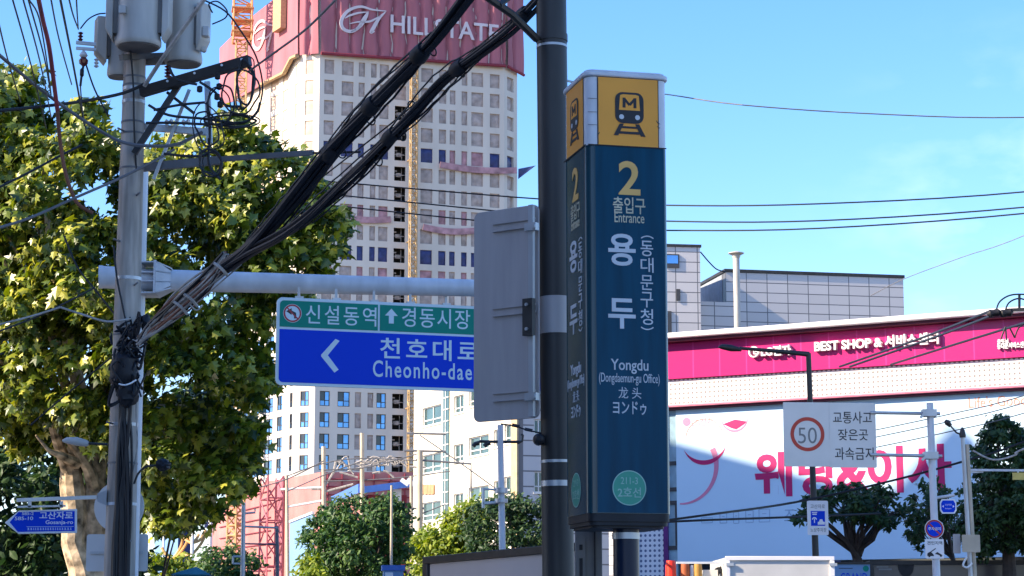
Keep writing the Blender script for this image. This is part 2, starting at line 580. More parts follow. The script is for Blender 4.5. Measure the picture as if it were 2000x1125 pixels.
M['magenta'] = tile_mat('magenta_panels', (0.50, 0.004, 0.145), (0.60, 0.03, 0.23), 0.88, 3.4, var=0.03, rough=0.35, msize=0.022)
M['parapet'] = mat('parapet_white', (0.80, 0.78, 0.76), 0.45, var=0.05, scale=0.6)
M['parapet_edge'] = mat('parapet_edge', (0.10, 0.012, 0.03), 0.6)
M['perf'] = perf_mat('perforated_white', (0.80, 0.78, 0.72), (0.22, 0.20, 0.20), 0.145, 0.25)
M['perf_low'] = perf_mat('perforated_low', (0.74, 0.76, 0.80), (0.10, 0.14, 0.25), 0.155, 0.27)
M['pinkrail'] = mat('pink_rail', (0.62, 0.18, 0.26), 0.5)
M['billboard'] = mat('billboard', (0.54, 0.73, 0.88), 0.55, var=0.04, scale=0.3)  # white board; the blue of its shaded part is put into the colour
M['ad_magenta'] = mat('ad_magenta', (0.52, 0.012, 0.13), 0.55, var=0.05)
M['ad_pink'] = mat('ad_pink', (0.74, 0.24, 0.38), 0.55, var=0.1)
M['ad_pale'] = mat('ad_pale', (0.70, 0.34, 0.38), 0.55)
M['ad_orange'] = mat('ad_orange', (0.70, 0.30, 0.20), 0.55)
M['ad_blue'] = mat('ad_blue', (0.30, 0.45, 0.62), 0.55)
M['purple'] = mat('purple_post', (0.12, 0.02, 0.16), 0.5)
M['edge_glass'] = mat('edge_glass', (0.35, 0.52, 0.62), 0.3, metal=0.3)
M['greytile'] = tile_mat('grey_tile', (0.56, 0.53, 0.52), (0.13, 0.13, 0.14), 1.02, 0.47, var=0.05, rough=0.35, msize=0.022)
M['bluewall'] = mat('blue_wall', (0.34, 0.38, 0.44), 0.7)
M['steel'] = mat('galvanised_steel', (0.50, 0.51, 0.52), 0.42, metal=0.55, var=0.2, scale=2)
M['steel_white'] = mat('white_steel', (0.60, 0.62, 0.65), 0.4, var=0.2, scale=1.5, streak=(3, 3, .8))
M['dark_steel'] = mat('dark_steel', (0.028, 0.025, 0.023), 0.5, var=0.5, scale=2.5, streak=(2, 2, .4), spec=0.5)
M['plate_back'] = mat('plate_back', (0.40, 0.365, 0.355), 0.5, var=0.10, scale=2.0, streak=(5, 0.5, 5), metal=0.15)
M['concrete'] = mat('pole_concrete', (0.42, 0.365, 0.31), 0.85, var=0.42, scale=4, bump=0.15, streak=(3, 3, 0.35))
M['tan_conc'] = mat('tan_concrete', (0.55, 0.46, 0.34), 0.85, var=0.15, scale=2)
M['tank'] = mat('tank_grey', (0.50, 0.465, 0.41), 0.45, var=0.25, scale=2.5, streak=(2, 2, 0.5))
M['tank_under'] = mat('tank_underside', (0.16, 0.15, 0.14), 0.6, var=0.3)  # dark grey; also colours the shade blocks behind the radiators
M['black'] = mat('black_rubber', (0.012, 0.012, 0.016), 0.55, var=0.5, scale=6)
M['cable'] = mat('cable_black', (0.010, 0.011, 0.016), 0.42, var=0.4, scale=4, spec=0.35)
M['cable_grey'] = mat('cable_grey', (0.16, 0.16, 0.17), 0.5, var=0.3)
M['cable_pale'] = mat('cable_pale', (0.42, 0.38, 0.34), 0.7, var=0.45, scale=9)
M['cable_brown'] = mat('cable_brown', (0.20, 0.08, 0.05), 0.6, var=0.35)
M['porcelain'] = mat('brown_porcelain', (0.12, 0.012, 0.015), 0.2, var=0.2, spec=0.7)
M['porcelain_w'] = mat('white_porcelain', (0.72, 0.70, 0.68), 0.2, var=0.08)
M['sign_blue'] = mat('sign_blue', (0.002, 0.05, 0.60), 0.45, var=0.06, scale=0.8, spec=0.12)
M['sign_green'] = mat('sign_green', (0.005, 0.24, 0.175), 0.45, var=0.05, spec=0.15)
M['sign_white'] = mat('sign_white', (0.62, 0.74, 0.78), 0.4, var=0.05)
M['sign_red'] = mat('sign_red', (0.42, 0.03, 0.04), 0.4, var=0.1)
M['ring_red'] = mat('ring_red', (0.50, 0.055, 0.03), 0.5, var=0.1)
M['ink'] = mat('black_ink', (0.02, 0.02, 0.025), 0.5)
M['ink_grey'] = mat('grey_ink', (0.20, 0.20, 0.19), 0.5)
M['board'] = mat('board_white', (0.70, 0.68, 0.63), 0.5, var=0.07, scale=1.2)
M['metro_blue'] = mat('metro_blue', (0.001, 0.056, 0.104), 0.3, var=0.22, scale=2.2, streak=(6, 0.6, 6), spec=0.12)
M['metro_teal'] = mat('metro_teal', (0.004, 0.042, 0.062), 0.25, var=0.15, scale=1.6, spec=0.5)  # teal holds the tree reflection and fading of the side faces
M['metro_yellow'] = mat('metro_yellow', (0.92, 0.36, 0.03), 0.35, var=0.07, scale=2.5)
M['metro_white'] = mat('metro_white', (0.66, 0.66, 0.68), 0.35, var=0.12, scale=5, streak=(1, 1, 2))
M['metro_text'] = mat('metro_text', (0.60, 0.62, 0.64), 0.45)
M['metro_gold'] = mat('metro_gold', (0.80, 0.46, 0.13), 0.45)
M['metro_pale'] = mat('metro_pale', (0.58, 0.52, 0.36), 0.45)
M['badge'] = mat('badge_green', (0.03, 0.30, 0.20), 0.35, var=0.06)
M['badge_line'] = mat('badge_line', (0.30, 0.50, 0.42), 0.4)
M['bark_plane'] = mat('plane_bark', (0.52, 0.40, 0.27), 0.9, var=0.85, scale=7, detail=3, bump=0.4)
M['bark'] = mat('bark', (0.075, 0.055, 0.045), 0.9, var=0.4, scale=6, bump=0.3)
M['shelter_panel'] = mat('shelter_panel', (0.44, 0.41, 0.40), 0.55, var=0.07, scale=0.7)
M['truck_white'] = mat('truck_white', (0.58, 0.57, 0.55), 0.5, var=0.08)
M['cone_red'] = mat('cone_red', (0.90, 0.04, 0.015), 0.4)
M['drum_orange'] = mat('drum_orange', (0.42, 0.10, 0.03), 0.55)
M['drum_yellow'] = mat('drum_yellow', (0.45, 0.24, 0.05), 0.55)
M['roof_blue'] = mat('roof_blue', (0.06, 0.16, 0.50), 0.5, var=0.15)
M['wall_red'] = mat('wall_red', (0.24, 0.02, 0.03), 0.7)
M['hoard_blue'] = mat('hoarding_blue', (0.17, 0.31, 0.52), 0.5, var=0.1, scale=0.4)
M['teal_roof'] = mat('teal_roof', (0.02, 0.20, 0.36), 0.4)
M['lens'] = mat('lamp_lens', (0.55, 0.52, 0.48), 0.25)
M['yellow_sign'] = mat('yellow_sign', (0.62, 0.46, 0.12), 0.5)
M['leaf_plane'] = leaf_mat('leaf_plane', (0.018, 0.045, 0.006), (0.13, 0.185, 0.012), (0.48, 0.46, 0.06), 0.22, rough=0.36, gloss=0.6)  # wide tone spread puts sunlit and shaded leaves into the colour
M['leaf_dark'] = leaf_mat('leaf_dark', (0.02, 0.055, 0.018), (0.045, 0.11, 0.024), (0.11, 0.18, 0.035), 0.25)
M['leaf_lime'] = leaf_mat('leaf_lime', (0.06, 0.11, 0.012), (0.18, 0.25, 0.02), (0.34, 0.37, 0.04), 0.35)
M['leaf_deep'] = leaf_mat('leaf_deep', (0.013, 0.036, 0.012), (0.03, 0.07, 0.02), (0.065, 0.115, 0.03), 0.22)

# ------------------------------------------------------------------ ground, road, pavement
g = MB().quad((-900, -200, -0.14), (900, -200, -0.14), (900, 2500, -0.14), (-900, 2500, -0.14)); struct('ground', g, M['earth'])
g = MB().box(-3.2, 46, 27.5, 52, -0.13, -0.12); g.box(-22, 30, 70, 82, -0.131, -0.121); struct('road', g, M['asphalt'])
g = MB().box(-60, 46, -30, 27.3, -0.13, 0.0); struct('pavement', g, M['paving'])
g = MB().box(-60, 46, 27.3, 27.5, -0.13, 0.012); struct('kerb', g, M['greypanel'])
g = MB()
for i in range(14): g.box(-1 + 3.2 * i, 0.8 + 3.2 * i, 39.7, 39.85, -0.1195, -0.1155)
struct('lane_marking', g, M['roadpaint'])
g = MB().box(4, 60, 52, 60, -0.13, 0.02); struct('far_pavement', g, M['paving'])

# ------------------------------------------------------------------ apartment tower under construction
TY = 300.0
pt = Pl(625, 108, TY, R(19.0))
tower = thing('apartment_tower', 'tall unfinished apartment tower with red safety netting round its top floors', 'tower', M=pt.M)
pc = Pl(625, 108, TY, R(-21.0))
wch = -pc.uv(589, 112)[0]
pl_ = plane_at(pc.o - pc.u * wch, R(-61.5))
uend = pt.uv(985, 140)[0]
pr = plane_at(pt.o + pt.u * uend, R(58.0))
zg = -pt.o.z
v0 = pt.uv(643, 116.5)[1]; v16 = pt.uv(643, 764)[1]
FL = (v0 - v16) / 16.0
WH = FL * 0.70
NR = 24
def rows(k): return (v0 - k * FL - WH, v0 - k * FL)
cols = [(634, 653), (668, 691), (701, 713), (725, 736), (742, 760), (772, 794), (823, 846), (858, 872), (879, 890), (902, 913), (921, 944), (957, 976)]
cu = [(pt.uv(a, 130)[0], pt.uv(b, 130)[0]) for a, b in cols]
wallb = MB(pt.M)
wins = []
for k in range(NR):
    b, t = rows(k)
    for c, (a0, a1) in enumerate(cu): wins.append((a0, b, a1, t))
top_v = pt.uv(625, -40)[1]
facade(wallb, 0, uend, zg, top_v - 2, wins, 0.26)
wr = pr.uv(1010, 150)[0]
mr = MB(pr.M)
cwin = []
ca, cb = wr * 0.22, wr * 0.72
for k in range(NR): cwin.append((ca, rows(k)[0], cb, rows(k)[1]))
facade(mr, 0, wr, zg, top_v - 2, cwin, 0.4)
mc = MB(pc.M)
chw = []
for k in range(NR): chw.append((pc.uv(597, 130)[0], rows(k)[0], pc.uv(613, 130)[0], rows(k)[1]))
facade(mc, -wch, 0, zg, top_v - 2, chw, 0.12)
ml = MB(pl_.M)
lwin = []
lend = pl_.uv(470, 200)[0]
for (a, b_) in ((577, 582), (553, 563), (530, 545), (507, 518), (488, 497)):
    ua, ub = pl_.uv(a, 150)[0], pl_.uv(b_, 150)[0]
    for k in range(NR): lwin.append((ua, rows(k)[0], ub, rows(k)[1]))
facade(ml, lend, 0, zg, top_v - 2, lwin, 0.12)
for mb in (mr, mc, ml):
    k = len(wallb.v); wallb.v += mb.v; wallb.f += [tuple(i + k for i in f) for f in mb.f]
# roof slab and rear walls
pts = [pt.o + Vector((0, 0, top_v - 2)), pt.o + pt.u * uend + Vector((0, 0, top_v - 2)), pr.o + pr.u * wr + Vector((0, 0, top_v - 2)),
       pr.o + pr.u * wr - pt.n * 22 + Vector((0, 0, top_v - 2)), pl_.o + pl_.u * lend + Vector((0, 0, top_v - 2)), pl_.o + Vector((0, 0, top_v - 2))]
wallb.add(pts, [(0, 1, 2, 3, 4, 5)])
for i in (2, 3):
    a, b = pts[i], pts[i + 1]
    wallb.quad(a, b, Vector((b.x, b.y, 0)), Vector((a.x, a.y, 0)))
wallb.build('wall', M['tower_wall'], tower, recalc=False)
rw = random.Random(3)
def hidden(px, py):
    return (px < 930 and 525 < py < 757) or (px > 918 and py > 398) or py > 935 or py < 100 or (px < 560 and py > 230)
cand = []
for k in range(NR):
    b, t = rows(k)
    yp = 116.5 + 40.4 * k
    for c, (a0, a1) in enumerate(cu): cand.append(((cols[c][1] - cols[c][0]), k, 'f%d' % c, pt, (a0, b, a1, t), 0.26, (cols[c][0] + cols[c][1]) / 2, yp + 14))
    cand.append((16, k, 'c', pc, chw[k], 0.12, 605, yp + 12)); cand.append((10, k, 'r', pr, cwin[k], 0.4, 997, yp + 50))
for i, w in enumerate(lwin):
    k = i % NR
    cand.append((8, k, 'l', pl_, w, 0.12, (579, 558, 537, 512, 492)[i // NR], 116.5 + 40.4 * k + 20))
vis = sorted([c for c in cand if not hidden(c[6], c[7])], key=lambda c: -c[0])[:100]
vid = set(id(c) for c in vis)
rest = {}
def winmat(k, c):
    if c in 'lc' and k < 13: return 'sheet_beige'
    if c == 'f5': return 'open' if k >= 2 else 'sheet_grey'
    if k >= 13:
        return 'sheet_grey' if c in ('f2', 'f3') else 'glazed'
    if k == 4: return 'sheet_navy' if c in ('f0', 'f1', 'f2', 'f6', 'f3') else ('sheet_rose' if rw.random() < 0.5 else 'sheet_navy') if c != 'l' else 'sheet_grey'
    if k == 9: return 'sheet_navy' if c not in ('l', 'c') else 'sheet_grey'
    if k in (7, 10) and c != 'l': return 'sheet_rose' if rw.random() < 0.6 else 'sheet_grey'
    return 'sheet_grey'
for c in cand:
    wd, k, cn, pp, (a, b, a1, t), dep, _, _ = c
    kind = winmat(k, cn)
    single = id(c) in vid
    z = -dep + 0.02
    w, h = a1 - a, t - b
    if kind == 'open':
        m = MB(pp.M); m.quad((a, b, z - 1.2), (a1, b, z - 1.2), (a1, t, z - 1.2), (a, t, z - 1.2))
        for (p, q, r_, s_) in ((a, b, a, t), (a1, b, a1, t), (a, b, a1, b), (a, t, a1, t)):
            m.quad((p, q, z), (r_, s_, z), (r_, s_, z - 1.2), (p, q, z - 1.2))
        n = MB(pp.M); n.box(a + w * .25, a + w * .7, b + h * .35, b + h * .62, z - 0.9, z - 0.5); n.box(a + w * .05, a + w * .95, b + h * .42, b + h * .46, z - .1, z - .05)
        n.box(a + w * .1, a + w * .35, b + h * .72, b + h * .8, z - 0.8, z - 0.5); n.box(a + w * .75, a + w * .8, b, t, z - .7, z - .6)
        if single:
            o = m.build('window', M['dark_gap'], tower); n.build('stored_material', M['clutter'], o)
        else:
            rest.setdefault('dark_gap', []).append(m); rest.setdefault('clutter', []).append(n)
    elif kind == 'glazed':
        m = MB(pp.M)
        for x in (a, a + w * .48, a1 - .1): m.box(x, x + .1, b, t, z, z + .12)
        for y in (b, b + h * .36, t - .1): m.box(a, a1, y, y + .1, z - .01, z + .1)
        g1 = MB(pp.M).quad((a + w * .48, b + h * .36, z + .02), (a1, b + h * .36, z + .02), (a1, t, z + .02), (a + w * .48, t, z + .02))
        g1.quad((a, b, z + .03), (a1, b, z + .03), (a1, b + h * .36, z + .03), (a, b + h * .36, z + .03))
        g2 = MB(pp.M).quad((a, b + h * .36, z + .015), (a + w * .48, b + h * .36, z + .015), (a + w * .48, t, z + .015), (a, t, z + .015))
        if single:
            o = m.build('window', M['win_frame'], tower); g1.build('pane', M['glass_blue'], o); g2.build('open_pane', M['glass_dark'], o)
        else:
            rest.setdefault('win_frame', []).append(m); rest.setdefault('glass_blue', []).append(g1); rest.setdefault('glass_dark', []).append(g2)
    else:
        m = MB(pp.M)
        nx, ny = 4, 5
        gv = [(a + w * i / nx, b + h * j / ny, z + (rw.uniform(0.0, .09 if dep < .2 else .2) if 0 < i < nx and 0 < j < ny else 0)) for j in range(ny + 1) for i in range(nx + 1)]
        m.add(gv, [(j * (nx + 1) + i, j * (nx + 1) + i + 1, (j + 1) * (nx + 1) + i + 1, (j + 1) * (nx + 1) + i) for j in range(ny) for i in range(nx)])
        if single: m.build('window', M[kind], tower)
        else: rest.setdefault(kind, []).append(m)
NMS = {'dark_gap': 'open_bay', 'clutter': 'stored_material', 'win_frame': 'small_window_frame', 'glass_blue': 'small_window_pane', 'glass_dark': 'small_open_pane', 'sheet_grey': 'sheeted_window', 'sheet_beige': 'beige_sheeted_window', 'sheet_navy': 'navy_sheeted_window', 'sheet_rose': 'rose_sheeted_window'}
for k, ms in rest.items():
    m = MB()
    for q in ms:
        n = len(m.v); m.v += q.v; m.f += [tuple(i + n for i in f) for f in q.f]
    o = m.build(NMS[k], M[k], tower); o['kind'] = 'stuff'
# red netting round the top floors
def netting(pp, poly, z, folds, nm='safety_net'):
    """netting sheet; a four-cornered one is pleated at the folds where the ropes pull it in"""
    m = MB(pp.M)
    uvp = [pp.uv(x, y) for x, y in poly]
    if len(uvp) != 4:
        m.prism(uvp, z - 0.12, z)
        return m.build(nm, M['net_red'], tower)
    c = [Vector((*q, 0)) for q in uvp]
    if uvp[0][0] > uvp[2][0]: c = c[::-1]
    # c: bottom-left, top-left, top-right, bottom-right
    L_ = (c[3] - c[0]).length
    n = max(8, int(L_ / 0.22)); k = 9
    fu = [pp.uv(x, (ya + yb) / 2)[0] for x, ya, yb in folds]
    wob = [[rw.uniform(-.22, .22) for _ in range(k + 1)] for _ in fu]
    vs = []
    for j in range(k + 1):
        for i in range(n + 1):
            a_ = c[0].lerp(c[3], i / n); b_ = c[1].lerp(c[2], i / n); p = a_.lerp(b_, j / k)
            d = 0
            for q, w in zip(fu, wob):
                e = abs(p.x - q - w[j]); d = max(d, max(0, 1 - e / .42))
            vs.append((p.x, p.y, z + .18 * math.sin(i * .35 + j * .6) * .5 - .75 * d))
    m.add(vs, [(j * (n + 1) + i, j * (n + 1) + i + 1, (j + 1) * (n + 1) + i + 1, (j + 1) * (n + 1) + i) for j in range(k) for i in range(n)])
    return m.build(nm, M['net_red'], tower, angle=180)
def edgebar(pp, pts, z, r, mm, nm):
    m = MB()
    m.tube([pp.M @ Vector((*pp.uv(x, y), z)) for x, y in pts], r, n=6)
    return m.build(nm, mm, tower)
netting(pt, [(625, 106), (625, -42), (985, -4), (985, 131)], 0.6, [(x, -40 + (x - 625) * .1, 104 + (x - 625) * .07) for x in range(657, 985, 27)])
netting(pr, [(985, 131), (985, -4), (1016, -2), (1016, 148)], 0.6, [(998, 0, 138)])
netting(pc, [(589, 110), (589, -40), (625, -42), (625, 106)], 0.6, [(606, -40, 106)])
netting(pl_, [(589, 110), (578, 115), (563, 144), (516, 168), (436, 213), (436, 95), (496, 36), (589, -38)], 0.6, [(x, 30 + (545 - x) * .6, 105 + (545 - x) * .6) for x in (470, 500, 530)])
edgebar(pt, [(625, 106), (985, 131)], 0.65, 0.25, M['net_red_dark'], 'net_rail')
edgebar(pr, [(985, 131), (1016, 148)], 0.65, 0.25, M['net_red_dark'], 'net_rail')
edgebar(pl_, [(589, 110), (578, 115), (563, 144), (516, 168)], 0.7, 0.35, M['net_edge'], 'net_rail')
m = MB(pl_.M); u1 = pl_.uv(568, 30); u2 = pl_.uv(552, 66)
m.box(u2[0], u1[0], u2[1], pl_.uv(560, -25)[1], 0.7, 1.6); m.build('edge_duct', M['net_edge'], tower)
# writing on the netting
M['letter_net'] = mat('letter_net', (0.66, 0.58, 0.60), 0.6, var=.12, scale=.5)
text(tower, pt.M, 'HILLSTATE', uvrect(pt, 760, 66, 971, 51), M['letter_net'], z=0.66, t=0.12, bold=0.012)
def swash(pp, f, mm, z, nm, k=1.0):
    def q(*pts): return [pp.uv(*f(x, y)) for x, y in pts]
    def sm(p): return [(a.x, a.y) for a in spline([Vector((x, y, 0)) for x, y in p], 8)]
    m = MB(pp.M)
    def taper(n, w): return [w * k * (0.25 + 0.75 * math.sin(math.pi * i / (n - 1))) for i in range(n)]
    for pts_, w in ((((1005, 70), (930, 62), (860, 45), (790, 70), (755, 125), (768, 170), (815, 182), (865, 150), (895, 105), (905, 72)), 1.0),
                    (((905, 72), (880, 110), (850, 160), (800, 190)), 0.9),
                    (((775, 110), (800, 95), (850, 80), (900, 75)), 0.6),
                    (((1000, 75), (965, 110), (935, 160), (920, 188), (940, 182)), 1.1),
                    (((800, 140), (850, 130), (910, 128), (950, 110), (975, 95)), 0.6)):
        s = sm(q(*pts_)); m.stroke(s, taper(len(s), w), z, z + 0.12)
    return m.build(nm, mm, tower)
swash(pt, lambda x, y: (400 + x * .35, y * .35), M['letter_net'], 0.66, 'emblem', k=.5)
M['letter_faded'] = mat('letter_faded', (0.72, 0.50, 0.50), 0.6)
swash(pl_, lambda x, y: (503 + (x - 755) * .17, 42 + (y - 45) * .40), M['letter_faded'], 0.66, 'emblem', k=.6)
text(tower, pl_.M, 'HILLSTATE', uvrect(pl_, 503, 130, 551, 101), M['letter_faded'], z=0.66, t=0.1, bold=0.02)
# drooping net bands lower down
for (xa, xb, y) in ((858, 1008, 318), (655, 762, 432), (825, 925, 442)):
    m = MB()
    for s in range(12):
        a = xa + (xb - xa) * s / 12; b = xa + (xb - xa) * (s + 1) / 12
        ya = y + (a - 800) * .075 + 5 * math.sin(math.pi * s / 12); yb = y + (b - 800) * .075 + 5 * math.sin(math.pi * (s + 1) / 12)
        m.bar(pt.M @ Vector((*pt.uv(a, ya), 0.35)), pt.M @ Vector((*pt.uv(b, yb), 0.35)), 0.10, 0.9)
    m.build('net_band', M['sheet_rose'], tower)
m = MB(); m.add([pr.M @ Vector((wr, pr.uv(1010, 330)[1], .2)), P(1047, 323, TY + 8), P(1012, 350, TY + 9)], [(0, 1, 2)]); m.build('loose_net', M['sheet_navy'], tower)

def lattice(mb, M_, x0, x1, y0, y1, z0, z1, step, r, rb=None):
    cs = [(x0, z0), (x1, z0), (x1, z1), (x0, z1)]
    for (x, z) in cs: mb.tube([M_ @ Vector((x, y0, z)), M_ @ Vector((x, y1, z))], r, n=5)
    n = max(1, int((y1 - y0) / step))
    for i in range(n):
        a, b = y0 + (y1 - y0) * i / n, y0 + (y1 - y0) * (i + 1) / n
        for j in range(4):
            p, q = cs[j], cs[(j + 1) % 4]
            if i % 2: p, q = q, p
            mb.tube([M_ @ Vector((p[0], a, p[1])), M_ @ Vector((q[0], b, q[1]))], rb or r * .6, n=4, cap=False)
            mb.tube([M_ @ Vector((p[0], a, p[1])), M_ @ Vector((q[0], a, q[1]))], rb or r * .6, n=4, cap=False)
    return mb
hoist = thing('construction_hoist', 'yellow lattice hoist mast running up the front of the unfinished tower', 'hoist', loc=(pt.M @ Vector((pt.uv(803, 150)[0], zg, 1.6))))
a0, a1 = pt.uv(797, 150)[0], pt.uv(809, 150)[0]
lattice(MB(), pt.M, a0, a1, zg, pt.uv(803, 118)[1], 1.1, 2.0, 1.0, 0.085, 0.06).build('mast', M['mast_yellow'], hoist)
m = MB()
for k in range(2, NR, 2):
    b, t = rows(k)
    for x in (a0, a1): m.tube([pt.M @ Vector((x, b, 0)), pt.M @ Vector((x, b, 1.1))], 0.09, n=5)
m.build('wall_tie', M['mast_yellow'], hoist)
pk = Pl(472, 200, 309, R(10))
crane = thing('tower_crane', 'orange and yellow lattice crane mast left of the unfinished tower', 'crane', loc=Vector((pk.o.x, pk.o.y, 0)))
x0, x1 = pk.uv(461, 100)[0], pk.uv(482, 100)[0]
lattice(MB(), pk.M, x0, x1, -pk.o.z, pk.uv(472, 78)[1], -0.8, .8, 1.5, 0.13, 0.09).build('mast', M['mast_yellow'], crane)
x0, x1 = pk.uv(456, 40)[0], pk.uv(491, 40)[0]
lattice(MB(), pk.M, x0, x1, pk.uv(472, 82)[1], pk.uv(472, -60)[1], -1.3, 1.3, 1.2, 0.16, 0.11).build('climbing_frame', M['mast_orange'], crane)
m = MB(pk.M)
for y in (20, 44, 66): m.box(x0 - .3, x1 + .3, pk.uv(472, y)[1], pk.uv(472, y)[1] + .18, -1.5, 1.5)
m.build('platform', M['mast_orange'], crane)

# ------------------------------------------------------------------ cream office building
py_ = 140.0
pa = Pl(1012, 800, py_, R(-66.0))                 # sunlit long side, receding to the left
pb = plane_at(pa.o, R(16.0))                      # shaded end wall
office = thing('office_building', 'cream office block with long green glazed windows behind the street trees', 'building', M=pa.M)
zb = -pa.o.z
def mp7(x, y): return (450 + x * .3387, 744 + y * .3387)
wl = []
def wpx(x0, x1, yl, yr, ylb, yrb):
    a = pa.uv(*mp7(x0, ylb)); b = pa.uv(*mp7(x1, yr)); a2 = pa.uv(*mp7(x0, yl)); b2 = pa.uv(*mp7(x1, yrb))
    return (a[0], (a[1] + b2[1]) / 2, b[0], (b[1] + a2[1]) / 2)
# one storey measured, repeated up and down
base = [wpx(1105, 1215, 440, 400, 550, 505), wpx(1288, 1345, 378, 352, 480, 455), wpx(1375, 1490, 340, 295, 450, 405), wpx(1520, 1560, 290, 270, 390, 370), wpx(1580, 1640, 262, 236, 372, 345)]
b2 = wpx(1105, 1215, 165, 125, 280, 225)
fh = b2[1] - base[0][1]
tp = pa.uv(1012, 655)[1]
for k in (-5, -4, -3, -2, -1, 0, 1):
    for w in base:
        if w[3] + k * fh < tp - 0.3 and w[1] + k * fh > zb + .3: wl.append((w[0], w[1] + k * fh, w[2], w[3] + k * fh))
lu = pa.uv(818, 850)[0] - 1.0
m = MB(pa.M)
facade(m, lu, 0, zb, tp, wl, 0.22)
ow = m
ow.M = I4
q = [pa.M @ Vector((lu, tp, 0)), pa.M @ Vector((0, tp, 0)), pb.M @ Vector((9, tp, 0)), pb.M @ Vector((9, tp, 0)) - pa.n * 1 + (pa.M @ Vector((lu, 0, 0)) - pa.o)]
q = [Vector((v.x, v.y, q[0].z)) for v in q]
ow.add(q, [(0, 1, 2, 3)])
for i in (2, 3):
    a, b = q[i], q[(i + 1) % 4]; ow.quad(a, b, Vector((b.x, b.y, 0)), Vector((a.x, a.y, 0)))
ow.build('wall', M['cream'], office, recalc=False)
m = MB(pb.M)
ew = []
eu = (pb.uv(1043, 930)[0], pb.uv(1062, 930)[0])
ev = (pb.uv(1050, 962)[1], pb.uv(1050, 921)[1])
for k in range(-3, 3): ew.append((eu[0], ev[0] + k * fh, eu[1], ev[1] + k * fh))
ew = [w for w in ew if w[1] > zb + .2 and w[3] < tp - .2]
facade(m, 0, 9, zb, tp, ew, 0.2)
o = m.build('end_wall', M['greypanel'], office, recalc=False)
MB(pa.M).box(-0.9, 0.05, zb, tp + .1, 0.0, 0.12).build('corner_trim', M['cream_trim'], office)
us = pa.uv(867, 850)[0], pa.uv(878, 850)[0]
gs = MB(pa.M); gs.box(us[0], us[1], zb + 1, tp - .2, 0.0, 0.08); gg = gs.build('glass_strip', M['glass_green'], office)
gb = MB(pa.M)
for i in range(24): gb.box(us[0] - .02, us[1] + .02, zb + 1 + i * (tp - zb - 1.4) / 24, zb + 1.07 + i * (tp - zb - 1.4) / 24, 0.08, 0.13)
gb.box((us[0] + us[1]) / 2 - .04, (us[0] + us[1]) / 2 + .04, zb + 1, tp - .2, .081, .12)
gb.build('mullion', M['white_frame'], gg)
def owin(root, pp, w, dep, nv, nh=True):
    a, b, c, d = w; z = -dep + .02
    f = MB(pp.M)
    for i in range(nv + 1):
        x = a + (c - a) * i / nv; x = min(max(x, a + .04), c - .04); f.box(x - .04, x + .04, b, d, z, z + .08)
    for y in (b + .04, d - .04, b + (d - b) * .3): f.box(a, c, y - .04, y + .04, z + .002, z + .075)
    f.box(a - .05, c + .05, b - .1, b - .002, z, .08)
    o = f.build('window', M['white_frame'], root)
    MB(pp.M).quad((a, b, z + .02), (c, b, z + .02), (c, d, z + .02), (a, d, z + .02)).build('pane', M['glass_green'], o)
for w in wl: owin(office, pa, w, .22, 4 if w[2] - w[0] > 5 else 2)
for w in ew: owin(office, pb, w, .2, 2)
M['sign_orange'] = mat('sign_orange', (0.55, 0.26, 0.12), 0.5)
m = MB(pa.M)
for i, x in enumerate((826, 833, 840, 846)):
    u = pa.uv(x, 956); m.rrect(u[0] - .3, u[1] - .35, u[0] + .35, u[1] + .35, .12, .02, .1)
m.build('wall_emblem', M['sign_orange'], office)

# ------------------------------------------------------------------ grey tiled block behind the shop
pg = Pl(1417, 531, 100, R(11.6))
gb_ = thing('tiled_block', 'grey tiled block with stepped roofs standing behind the magenta shop', 'building', M=pg.M)
zt = -pg.o.z
w3 = pg.uv(1764, 543)[0]
MB(pg.M).box(0, w3, zt, 0, -14, 0).build('wall', M['greytile'], gb_)
MB(pg.M).box(-.06, w3 + .06, 0.003, 0.14, -14.05, 0.06).build('coping', M['dark_steel'], gb_)
MB(pg.M).box(-0.02, -.003, zt, -.05, -13.9, -.55).build('side_wall', M['bluewall'], gb_)  # bluish shade of the stair wall is put into this side's colour
p2 = Pl(1322, 587, 98, R(11.6))
x2 = p2.uv(1445, 592)[0]
MB(p2.M).box(0, x2, -p2.o.z, 0, -1.9, 0).build('low_wall', M['greytile'], gb_)
p1 = Pl(1240, 480, 97, R(8))
x1 = p1.uv(1367, 484)[0]
MB(p1.M).box(0, x1, -p1.o.z, 0, -7, 0).build('stair_wall', M['greytile'], gb_)
MB(p1.M).box(-.06, x1 + .06, 0.003, .12, -7.05, .06).build('coping', M['dark_steel'], gb_)
for (a, b, c, d, nm) in ((1300, 497, 1326, 523, 1), (1321, 565, 1328, 587, 0), (1300, 608, 1311, 650, 0)):
    r = uvrect(p1, a, d, c, b)
    o = MB(p1.M).box(r[0], r[2], r[1], r[3], 0, .06).build('window', M['win_frame'], gb_)
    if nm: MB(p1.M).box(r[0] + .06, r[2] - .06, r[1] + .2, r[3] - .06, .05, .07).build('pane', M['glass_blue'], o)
flue = thing('exhaust_flue', 'slim steel exhaust flue with a rain cap beside the grey tiled block', 'flue', loc=Vector((P(1438, 640, 96).x, 96, 0)))
a = P(1438, 503, 96); b = Vector((a.x, 96, 0))
MB().tube([b, a], .15, n=14).build('pipe', M['tank'], flue)
MB().lathe(a + Vector((0, 0, .06)), [(.15, -.1), (.19, 0), (.19, .04), (.36, .12), (.36, .15), (.05, .24)], 16).build('rain_cap', M['tank'], flue)
m = MB().tube([P(1368, 492, 97), P(1385, 512, 97.4), P(1400, 526, 97.8), P(1417, 531, 98.2)], .03, smooth=4)
tag(m.build('roof_cable', M['cable']), 'short dark cable sagging between the two grey tiled roofs', 'cable')

